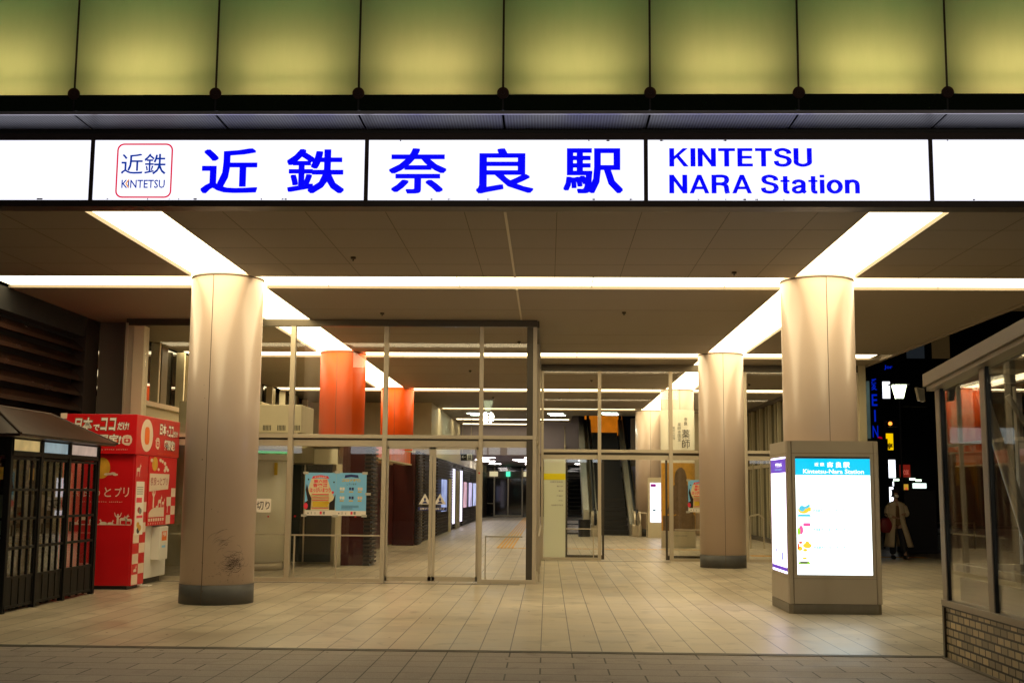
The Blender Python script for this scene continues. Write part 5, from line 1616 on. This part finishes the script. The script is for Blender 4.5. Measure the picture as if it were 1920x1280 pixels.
for a, c in ((11.05, 12.17), (9.79, 10.90), (8.53, 9.64), (7.27, 8.38)):
    p = [(SXB + 0.03, a, 0.575), (SXB + 0.037, a, 0.575), (SXB + 0.037, c, 0.575), (SXB + 0.03, c, 0.575),
         (topx(a) + 0.03, a, roofz(a)), (topx(a) + 0.037, a, roofz(a)), (topx(c) + 0.037, c, roofz(c)), (topx(c) + 0.03, c, roofz(c))]
    obj('glass_pane', MB().hexa(p), M['glass_side'], sh_)
# inner ledge visible at the foot of the glass
obj('inner_rail', MB().box(SXB + 0.11, SXB + 0.17, Y0_, Y1_ - 0.1, 0.86, 0.93), M['kiosk'], sh_)
obj('inner_panel', MB().box(SXB + 0.14, SXB + 0.16, Y0_, Y1_ - 0.1, 0.575, 0.80), M['kiosk_base'], sh_)
# roof edge beam
def beam(x0, x1, dz0, dz1, m, name):
    p = [(x0, Y0_, roofz(Y0_) + dz0), (x1, Y0_, roofz(Y0_) + dz0), (x1, Y1_ + 0.03, roofz(Y1_) + dz0), (x0, Y1_ + 0.03, roofz(Y1_) + dz0),
         (x0, Y0_, roofz(Y0_) + dz1), (x1, Y0_, roofz(Y0_) + dz1), (x1, Y1_ + 0.03, roofz(Y1_) + dz1), (x0, Y1_ + 0.03, roofz(Y1_) + dz1)]
    obj(name, MB().hexa(p), m, sh_)
beam(3.87, 4.03, -0.045, -0.002, M['kiosk'], 'head_rail')
beam(3.835, 4.0, 0.0, 0.125, M['kiosk'], 'roof_fascia')
beam(3.99, 7.05, 0.135, 0.16, glass_mat('roof_glass', tint=(0.3, 0.32, 0.3), ior=1.45), 'roof_sheet')
for y in (12.2, 10.9, 9.6, 8.3, 7.0):
    q = MB().box(4.0, 7.0, y - 0.03, y + 0.03, roofz(y) + 0.02, roofz(y) + 0.11)
    obj('rafter', q, M['kiosk'], sh_)
# far gable end and opposite wall
for x in (4.75, 5.5, 6.25, 6.98):
    obj('end_mullion', MB().box(x - 0.03, x + 0.03, Y1_ - 0.1, Y1_ - 0.02, 0.575, roofz(Y1_)), M['kiosk'], sh_)
for a, c in ((4.06, 4.72), (4.78, 5.47), (5.53, 6.22), (6.28, 6.95)):
    obj('glass_pane', MB().box(a, c, Y1_ - 0.07, Y1_ - 0.063, 0.575, roofz(Y1_)), M['glass'], sh_)
obj('end_transom', MB().box(4.06, 6.95, Y1_ - 0.1, Y1_ - 0.02, 0.86, 0.93), M['kiosk'], sh_)
for y in (12.2, 11.0, 9.7, 8.4, 7.1):
    obj('far_mullion', MB().box(7.0, 7.07, y - 0.03, y + 0.03, 0.575, roofz(y)), M['kiosk'], sh_)
q = MB().bar((4.22, 11.75, 2.60), (4.22, 10.55, 0.95), 0.055, 12)
q.bar((5.6, 12.1, 0.9), (4.6, 12.1, 2.6), 0.03, 8)
obj('diagonal_brace', q, M['kiosk'], sh_)
br_ = thing('wall_lamp', 'small square unlit lamp fitting on the corner of the glass shelter roof', 'lamp', (3.82, 12.33, 2.55))
obj('body', MB().hexa([(3.80, 12.34, 2.56), (3.86, 12.34, 2.55), (3.86, 12.42, 2.55), (3.80, 12.42, 2.56), (3.775, 12.34, 2.70), (3.855, 12.34, 2.68), (3.855, 12.42, 2.68), (3.775, 12.42, 2.70)]), M['beige'], br_, bevel=0.006)
obj('bracket', MB().bar((3.85, 12.38, 2.68), (3.90, 12.33, 2.72), 0.012, 8), M['black'], br_)
fl = thing('shelter_floor', 'dark stair opening and landing inside the glass shelter', 'floor', (5.5, 9, 0))
obj('landing', MB().box(4.2, 6.9, 5.2, 12.0, -0.02, 0.03), M['kiosk_base'], fl)

# ================================================================== STREET AT THE RIGHT
def building(name, label, x0, x1, y0, y1, h, wallm):
    t = thing('office_building', label, 'building', ((x0 + x1) / 2, (y0 + y1) / 2, 0))
    obj('wall', MB().box(x0, x1, y0, y1, 0, h), wallm, t)
    return t
tile_m = brick_mat('grey_tile_wall', (0.10, 0.12, 0.11), (0.07, 0.085, 0.08), (0.02, 0.025, 0.02), 0.45, 0.30, 0.02, 0.35, plane='XZ', bump=0.3)
lit_tile = mat('pale_tile', (0.16, 0.19, 0.17), 0.4)
b1 = building('b1', 'dark office building with a grey tiled corner and blue vertical sign', 15.4, 21, 62, 74, 24, M['soot'])
cr_ = MB(); cr_.box(16.12, 16.60, 61.8, 61.999, 0.2, 7.4)
obj('tiled_corner', cr_, emit('dim_glow_tile', (0.05, 0.075, 0.065), 0.85, 0.4, 1.0), b1)  # tiles are no lamp; the light on them is put in as emission
for k in range(6):
    obj('window', MB().box(16.06, 16.30, 61.7, 61.799, 1.0 + 1.15 * k, 1.75 + 1.15 * k), M['soot'], b1)
b2 = building('b2', 'tall unlit building closing the street behind the person', 18.8, 34, 66, 80, 20, mat('dark_facade', (0.01, 0.01, 0.012), 0.6))
b3 = building('b3', 'low dark shop front beside the pavement with a faint grey shutter', 10.6, 14.6, 52, 62, 4, mat('dark_shop', (0.008, 0.008, 0.01), 0.5))
random.seed(21)
wm = [emit('dim_window', (0.012, 0.015, 0.018), 0.8), emit('warm_window', (0.03, 0.018, 0.006), 0.8), mat('dark_window', (0.02, 0.025, 0.03), 0.1)]
for r_ in range(9):
    for c__ in range(9):
        obj('window', MB().box(19.2 + 1.5 * c__, 20.2 + 1.5 * c__, 65.92, 65.99, 2.2 + 1.9 * r_, 3.4 + 1.9 * r_), random.choice(wm + [wm[2]] * 6), b2)
for r_ in range(6):
    for c__ in range(3):
        obj('window', MB().box(17.2 + 1.3 * c__, 18.1 + 1.3 * c__, 61.92, 61.99, 8.6 + 1.9 * r_, 9.9 + 1.9 * r_), random.choice(wm + [wm[2]] * 4), b1)
def shop_sign(name, label, x0, x1, z0, z1, y, em, depth=0.12):
    t = thing('shop_sign', label, 'sign', ((x0 + x1) / 2, y, z0))
    obj('lit_face', MB().box(x0, x1, y, y + 0.02, z0, z1), em, t)
    obj('box', MB().box(x0 - 0.03, x1 + 0.03, y + 0.021, y + depth, z0 - 0.03, z1 + 0.03), M['black'], t)
    return t
bl = emit('neon_blue', (0.0, 0.03, 1.0), 0.42)
ns = thing('neon_sign', 'vertical blue neon lettering on the tiled building corner', 'sign', (16.7, 61.5, 4.4))
obj('backing', MB().box(16.45, 16.85, 61.5, 61.6, 4.4, 7.65), M['soot'], ns)
for i, chh in enumerate('愛EIN'):
    text('lettering', chh, bl, ns, (0, 61.49, 0), RX, RZ, (16.52 if chh != 'I' else 16.62, 16.80 if chh != 'I' else 16.70, 6.90 - 0.80 * i, 7.50 - 0.80 * i), bold=0.01)
n2 = thing('neon_sign', 'small blue roof lettering high above the street lantern', 'sign', (17.2, 61.5, 7.7))
text('lettering', 'Jor', bl, n2, (0, 61.49, 0), RX, RZ, (17.2, 17.62, 7.95, 8.20), bold=0.02)
n3 = thing('neon_sign', 'red glowing neon mark under the blue vertical lettering', 'sign', (16.8, 61.5, 4.2))
text('lettering', '?', emit('neon_red', (0.5, 0.0, 0.02), 0.6), n3, (0, 61.46, 0), RX, RZ, (16.75, 17.0, 4.15, 4.55), bold=0.03)
wh = emit('shop_white', (0.9, 0.93, 1.0), 2.0)
shop_sign('s', 'tilted white lit sign panel beside the street lantern', 16.95, 17.32, 6.45, 7.30, 61.0, wh)
ys_ = shop_sign('s', 'yellow lit shop sign with black characters', 17.02, 17.40, 3.85, 4.68, 61.0, emit('shop_yellow', (1.0, 0.62, 0.0), 0.95))
text('lettering', '亭', M['print_black'], ys_, (0, 60.99, 0), RX, RZ, (17.06, 17.36, 3.90, 4.20), bold=0.05)
ws = shop_sign('s', 'white lit vertical sign below the yellow sign', 17.08, 17.47, 2.46, 3.36, 61.0, wh)
shop_sign('s', 'lowest white lit shop window panel behind the shoulder of the person', 17.05, 17.33, 1.25, 2.0, 61.0, wh)
shop_sign('s', 'thin white light edge beside the lit shop window', 17.28, 17.34, 2.05, 2.28, 60.9, wh)
rs = shop_sign('s', 'small red shop sign with pale capital letters', 17.68, 18.20, 2.50, 3.12, 61.0, emit('shop_red', (0.16, 0.01, 0.005), 0.9))
text('lettering', 'KIOSK', emit('shop_red_text', (0.6, 0.12, 0.08), 0.7), rs, (0, 60.99, 0), RX, RZ, (17.74, 18.14, 2.62, 2.86), bold=0.02)
vs_ = shop_sign('s', 'narrow yellow vertical banner sign behind the person', 17.86, 18.08, 0.8, 2.15, 61.0, emit('banner_yellow', (0.6, 0.33, 0.03), 0.8))
text('lettering', list('お好み焼'), M['logo_red'], vs_, (0, 60.99, 0), RX, RZ, (17.90, 18.04, 0.95, 2.0), bold=0.03, vertical=True)
shop_sign('s', 'horizontal white lit panel standing for a bus far along the street', 18.30, 18.98, 1.95, 2.20, 61.0, emit('bus_white', (0.8, 0.95, 0.9), 1.6))  # bus with its lights on, shown as one glowing panel
for k, (x, z, lb) in enumerate(((18.25, 2.40, 'left of two small lamps above the white panel far along the street'), (18.55, 2.34, 'right of two small lamps above the white panel far along the street'), (17.45, 2.36, 'single small greenish lamp over the shop window'))):
    o = obj('street_lamp', MB().box(x - 0.13, x + 0.13, 60.8, 60.9, z - 0.05, z + 0.05), emit('lamp_green_white', (0.75, 1.0, 0.7), 3))
    tag(o, lb, 'lamp', None)
sg2 = thing('traffic_signal', 'small red and amber signal light above the yellow sign', 'traffic light', (17.1, 58, 4.95))
obj('housing', MB().box(16.35, 16.95, 58.0, 58.15, 4.85, 5.2), M['black'], sg2)
obj('lens', MB().bar((16.42, 57.96, 5.0), (16.42, 57.99, 5.0), 0.09, 16), emit('red_lens', (1.0, 0.25, 0.03), 3), sg2)
obj('mast', MB().bar((16.2, 58.2, 0), (16.2, 58.2, 5.2), 0.06, 8), M['black'], sg2)
obj('arm', MB().bar((16.2, 58.2, 5.1), (16.5, 58.1, 5.1), 0.03, 8), M['black'], sg2)
# lantern street lamp
ln = thing('street_lamp', 'greenish white lantern street lamp glowing above the kiosk', 'street lamp', (11.72, 40, 0))
q = MB()
LX, LY, LZ = 11.66, 40.0, 4.78
q.add([(LX + sx * r, LY + sy * r, z) for z, r in ((LZ, 0.11), (LZ + 0.44, 0.20)) for sx, sy in ((-1, -1), (1, -1), (1, 1), (-1, 1))],
      [(3, 2, 1, 0), (4, 5, 6, 7), (0, 1, 5, 4), (1, 2, 6, 5), (2, 3, 7, 6), (3, 0, 4, 7)])
obj('lantern_glass', q, emit('lantern_light', (0.86, 1.0, 0.62), 5), ln)
q = MB()
for sx in (-1, 1):
    for sy in (-1, 1):
        q.bar((LX + sx * 0.112, LY + sy * 0.112, LZ - 0.01), (LX + sx * 0.205, LY + sy * 0.205, LZ + 0.45), 0.012, 6)
q.bar((LX, LY - 0.115, LZ), (LX, LY - 0.205, LZ + 0.44), 0.012, 6)
q.add([(LX + sx * r, LY + sy * r, z) for z, r in ((LZ + 0.45, 0.29), (LZ + 0.47, 0.29), (LZ + 0.64, 0.07)) for sx, sy in ((-1, -1), (1, -1), (1, 1), (-1, 1))],
      [(3, 2, 1, 0), (8, 9, 10, 11)] + [(a + i, a + (i + 1) % 4, a + 4 + (i + 1) % 4, a + 4 + i) for a in (0, 4) for i in range(4)])
q.box(LX - 0.12, LX + 0.12, LY - 0.12, LY + 0.12, LZ - 0.03, LZ - 0.005)
obj('cap', q, mat('lamp_cap', (0.03, 0.018, 0.012), 0.5), ln)
obj('post', MB().bar((LX, LY, 0), (LX, LY, LZ - 0.03), 0.05, 10, r2=0.035), M['black'], ln)
obj('cross_arm', MB().bar((LX - 0.1, LY, LZ - 0.28), (LX + 0.9, LY, LZ - 0.28), 0.018, 8), M['steel_dark'], ln)
def lit_lantern(dx, dy, label, power):
    c_ = dup(ln, (dx, dy, 0), label)
    c_['group'] = 'lantern street lamps along the street'
    ld = bpy.data.lights.new('lantern_light', 'POINT')
    ld.energy = power
    ld.color = (1.0, 0.84, 0.62)
    ld.shadow_soft_size = 0.25
    lo_ = bpy.data.objects.new('lantern_light', ld)
    C.objects.link(lo_)
    lo_.location = (LX + dx, LY + dy - 0.0, LZ - 0.22)
    return c_
ln['group'] = 'lantern street lamps along the street'
lit_lantern(-LX + 8.8, -46.0, 'lantern street lamp behind the viewer at the right', 650)
lit_lantern(-LX - 2.4, -45.0, 'lantern street lamp behind the viewer at the left', 420)
ar = thing('shop_arcade', 'row of lit shop fronts across the street behind the viewer', 'shop', (0, -22, 0))
obj('wall', MB().box(-22, 22, -24, -22.3, 0, 9), M['soot'], ar)
for k in range(7):
    obj('lit_fascia', MB().box(-17.8 + 5.2 * k, -13.0 + 5.2 * k, -22.3, -22.2, 3.6, 4.2), emit('fascia_white', (0.9, 0.95, 1.0), 2.5), ar)
pl = thing('utility_box', 'dark tall street cabinet and pillar behind the person', 'cabinet', (10.3, 34, 0))
obj('body', MB().box(9.95, 10.85, 34, 34.8, 0, 1.75), mat('dark_brown_cab', (0.008, 0.005, 0.005), 0.5), pl, bevel=0.02)
gd = thing('guard_rail', 'low grey guard rail along the edge of the street pavement', 'guard rail', (9.9, 36, 0))
q = MB()
for k in range(6):
    q.bar((8.4 + 0.9 * k, 37, 0), (8.4 + 0.9 * k, 37, 0.8), 0.03, 8)
q.bar((8.4, 37, 0.78), (12.9, 37, 0.78), 0.025, 8); q.bar((8.4, 37, 0.45), (12.9, 37, 0.45), 0.02, 8)
obj('rail', q, M['steel_dark'], gd)

# ------------------------------------------------------------------ person walking
pr = thing('person', 'person in a long pale coat and white face mask walking with a red bag', 'person', (8.86, 31.0, 0))
def skin(name, verts, edges, root, m, parent, sub=2):
    me = bpy.data.meshes.new(name)
    off = base_off(parent)
    me.from_pydata([Vector(v[:3]) - off for v in verts], edges, [])
    me.materials.append(m)
    o = bpy.data.objects.new(name, me)
    C.objects.link(o)
    o.parent = parent
    md = o.modifiers.new("skin", 'SKIN')
    for i, v in enumerate(verts):
        r_ = v[3]
        me.skin_vertices[0].data[i].radius = (r_, v[4] if len(v) > 4 else r_)
    me.skin_vertices[0].data[root].use_root = True
    o.modifiers.new("sub", 'SUBSURF').levels = sub
    o.modifiers["sub"].render_levels = sub
    return o
px, py = 8.86, 31.0
skm = mat('skin_tone', (0.42, 0.24, 0.16), 0.5)
def mkskin(name, verts, edges, root, m, parent, sub=2):
    me = bpy.data.meshes.new(name)
    off = base_off(parent)
    me.from_pydata([Vector(v[:3]) - off for v in verts], edges, [])
    me.materials.append(m)
    o = bpy.data.objects.new(name, me)
    C.objects.link(o)
    o.parent = parent
    bpy.context.view_layer.objects.active = o
    md = o.modifiers.new("skin", 'SKIN')
    if not me.skin_vertices:
        bpy.context.view_layer.update()
    if not me.skin_vertices:
        with bpy.context.temp_override(object=o, active_object=o):
            bpy.ops.mesh.customdata_skin_add()
    for i, v in enumerate(verts):
        me.skin_vertices[0].data[i].radius = (v[3], v[4] if len(v) > 4 else v[3])
        me.skin_vertices[0].data[i].use_root = (i == root)
    s = o.modifiers.new("sub", 'SUBSURF'); s.levels = sub; s.render_levels = sub
    return o
V_ = [(px, py, 0.92, .13, .10), (px, py, 1.15, .12, .09), (px, py, 1.36, .15, .09), (px, py, 1.47, .05, .05), (px, py, 1.54, .055, .06), (px, py - 0.01, 1.63, .075, .09), (px, py, 1.69, .05, .06),
      (px - .18, py, 1.36, .05), (px - .25, py - .02, 1.12, .042), (px - .10, py - .20, 1.04, .032), (px - .05, py - .24, 1.04, .028),
      (px + .18, py, 1.36, .05), (px + .26, py - .02, 1.14, .042), (px + .15, py - .22, 1.12, .032), (px + .10, py - .26, 1.13, .028),
      (px - .09, py, .86, .085), (px - .10, py - .02, .48, .06), (px - .11, py + .04, .08, .04), (px - .12, py - .12, .035, .035),
      (px + .09, py, .86, .085), (px + .12, py - .10, .48, .06), (px + .17, py - .14, .08, .04), (px + .20, py - .30, .035, .035)]
E_ = [(0, 1), (1, 2), (2, 3), (3, 4), (4, 5), (5, 6), (2, 7), (7, 8), (8, 9), (9, 10), (2, 11), (11, 12), (12, 13), (13, 14), (0, 15), (15, 16), (16, 17), (17, 18), (0, 19), (19, 20), (20, 21), (21, 22)]
body_ = mkskin('body', V_, E_, 0, skm, pr)
coatm = mat('coat_beige', (0.52, 0.42, 0.28), 0.85, bump=0.2, bscale=60)
# long coat, open at the front over a brown jumper
q = MB()
prof = [(1.43, .09, .075), (1.38, .20, .11), (1.25, .21, .13), (1.02, .20, .13), (0.85, .23, .15), (0.6, .27, .18), (0.42, .29, .2), (0.30, .31, .22)]
n = 28
gap = 0.42
for i, (z, a, c_) in enumerate(prof):
    gp = gap * (0.35 + 0.65 * (1.45 - z) / 1.1)
    for j in range(n + 1):
        t = -PI / 2 + gp + (2 * PI - 2 * gp) * j / n
        rr_ = 1 + 0.035 * math.sin(j * 1.9 + i * 0.5) * (1.45 - z)
        fl_ = 0.16 * max(0, (0.85 - z)) if math.cos(t) > 0.3 else 0
        q.v.append((px + a * rr_ * math.cos(t) + fl_, py + c_ * rr_ * math.sin(t), z)); 
for i in range(len(prof) - 1):
    for j in range(n):
        k0 = i * (n + 1) + j
        q.f.append((k0, k0 + 1, k0 + n + 2, k0 + n + 1)); q.mi.append(0)
co_ = obj('coat', q, coatm, pr, smooth=True)
s = co_.modifiers.new("solid", 'SOLIDIFY'); s.thickness = 0.018
for sx in (-1, 1):
    pts = [(px + sx * .19, py, 1.36, .075), (px + sx * .27, py - .02, 1.12, .072), (px + sx * (.14 if sx < 0 else .19), py - .18, 1.05 + (0.06 if sx > 0 else 0), .062)]
    mkskin('sleeve', pts, [(0, 1), (1, 2)], 0, coatm, pr, 2)
mkskin('jumper', [(px, py - .02, 0.80, .15, .10), (px, py - .02, 1.1, .135, .10), (px, py - .02, 1.38, .10, .08)], [(0, 1), (1, 2)], 0, mat('brown_jumper', (0.14, 0.08, 0.03), 0.9), pr)
for sx, dx, dy in ((-1, 0, 0), (1, .03, -.1)):
    mkskin('trouser_leg', [(px + sx * .09, py, .84, .095), (px + sx * .105 + dx * .5, py + dy * .8, .48, .092), (px + sx * .115 + dx * 1.5, py + dy, .10, .082)], [(0, 1), (1, 2)], 0, mat('black_trousers', (0.012, 0.012, 0.016), 0.8), pr)
    mkskin('shoe', [(px + sx * .115 + dx * 1.5, py + dy + .03, .055, .062), (px + sx * .125 + dx * 1.8, py + dy - .10, .045, .058), (px + sx * .13 + dx * 2, py + dy - .20, .04, .05)], [(0, 1), (1, 2)], 0, M['black'], pr)
mkskin('hair', [(px, py + .03, 1.56, .075, .07), (px, py + .025, 1.64, .092, .085), (px, py + .01, 1.70, .075, .075)], [(0, 1), (1, 2)], 1, mat('black_hair', (0.012, 0.008, 0.006), 0.5), pr)
mkskin('face_mask', [(px - .045, py - .075, 1.575, .03, .035), (px, py - .095, 1.575, .035, .045), (px + .045, py - .075, 1.575, .03, .035)], [(0, 1), (1, 2)], 1, M['white'], pr)
q = MB()
for sx in (-1, 1):
    q.poly(ell(px + sx * .028, 1.64, .011, .006, 8), (0, py - .0985, 0), RX, RZ, 0.002)
obj('eyes', q, M['black'], pr)
for sx, hz in ((-1, 1.04), (1, 1.13)):
    hx = px + sx * (.05 if sx < 0 else .10)
    for k in range(5):
        mkskin('finger', [(hx + (k - 2) * .012, py - .25, hz, .009), (hx - sx * .02 + (k - 2) * .013, py - .285, hz - .012, .008), (hx - sx * .03 + (k - 2) * .012, py - .30 + (0.01 if k in (0, 4) else 0), hz - .035, .007)], [(0, 1), (1, 2)], 0, skm, body_, 1)
bgo = thing('handbag', 'dark red rounded bag held at the side of the walking person', 'bag', (8.54, 30.88, 0.62))
q = MB()
nz_, nn = 8, 20
for i in range(nz_ + 1):
    t = i / nz_
    z = 0.66 + 0.36 * t
    rad = 0.165 * (math.sin(PI * (0.13 + 0.74 * t)) ** 0.6)
    for j in range(nn):
        a = 2 * PI * j / nn
        q.v.append((8.55 + rad * math.cos(a), 30.88 + 0.45 * rad * math.sin(a), z))
for i in range(nz_):
    for j in range(nn):
        q.f.append((i * nn + j, i * nn + (j + 1) % nn, (i + 1) * nn + (j + 1) % nn, (i + 1) * nn + j)); q.mi.append(0)
q.f += [tuple(reversed(range(nn))), tuple(range(nz_ * nn, (nz_ + 1) * nn))]; q.mi += [0, 0]
obj('pouch', q, mat('dark_red_leather', (0.22, 0.008, 0.012), 0.45), bgo, smooth=True)
q = MB(); q.path([(8.48, 30.88, 1.01), (8.52, 30.88, 1.12), (8.58, 30.88, 1.14), (8.63, 30.88, 1.01)], 0.01)
obj('strap', q, M['black'], bgo)
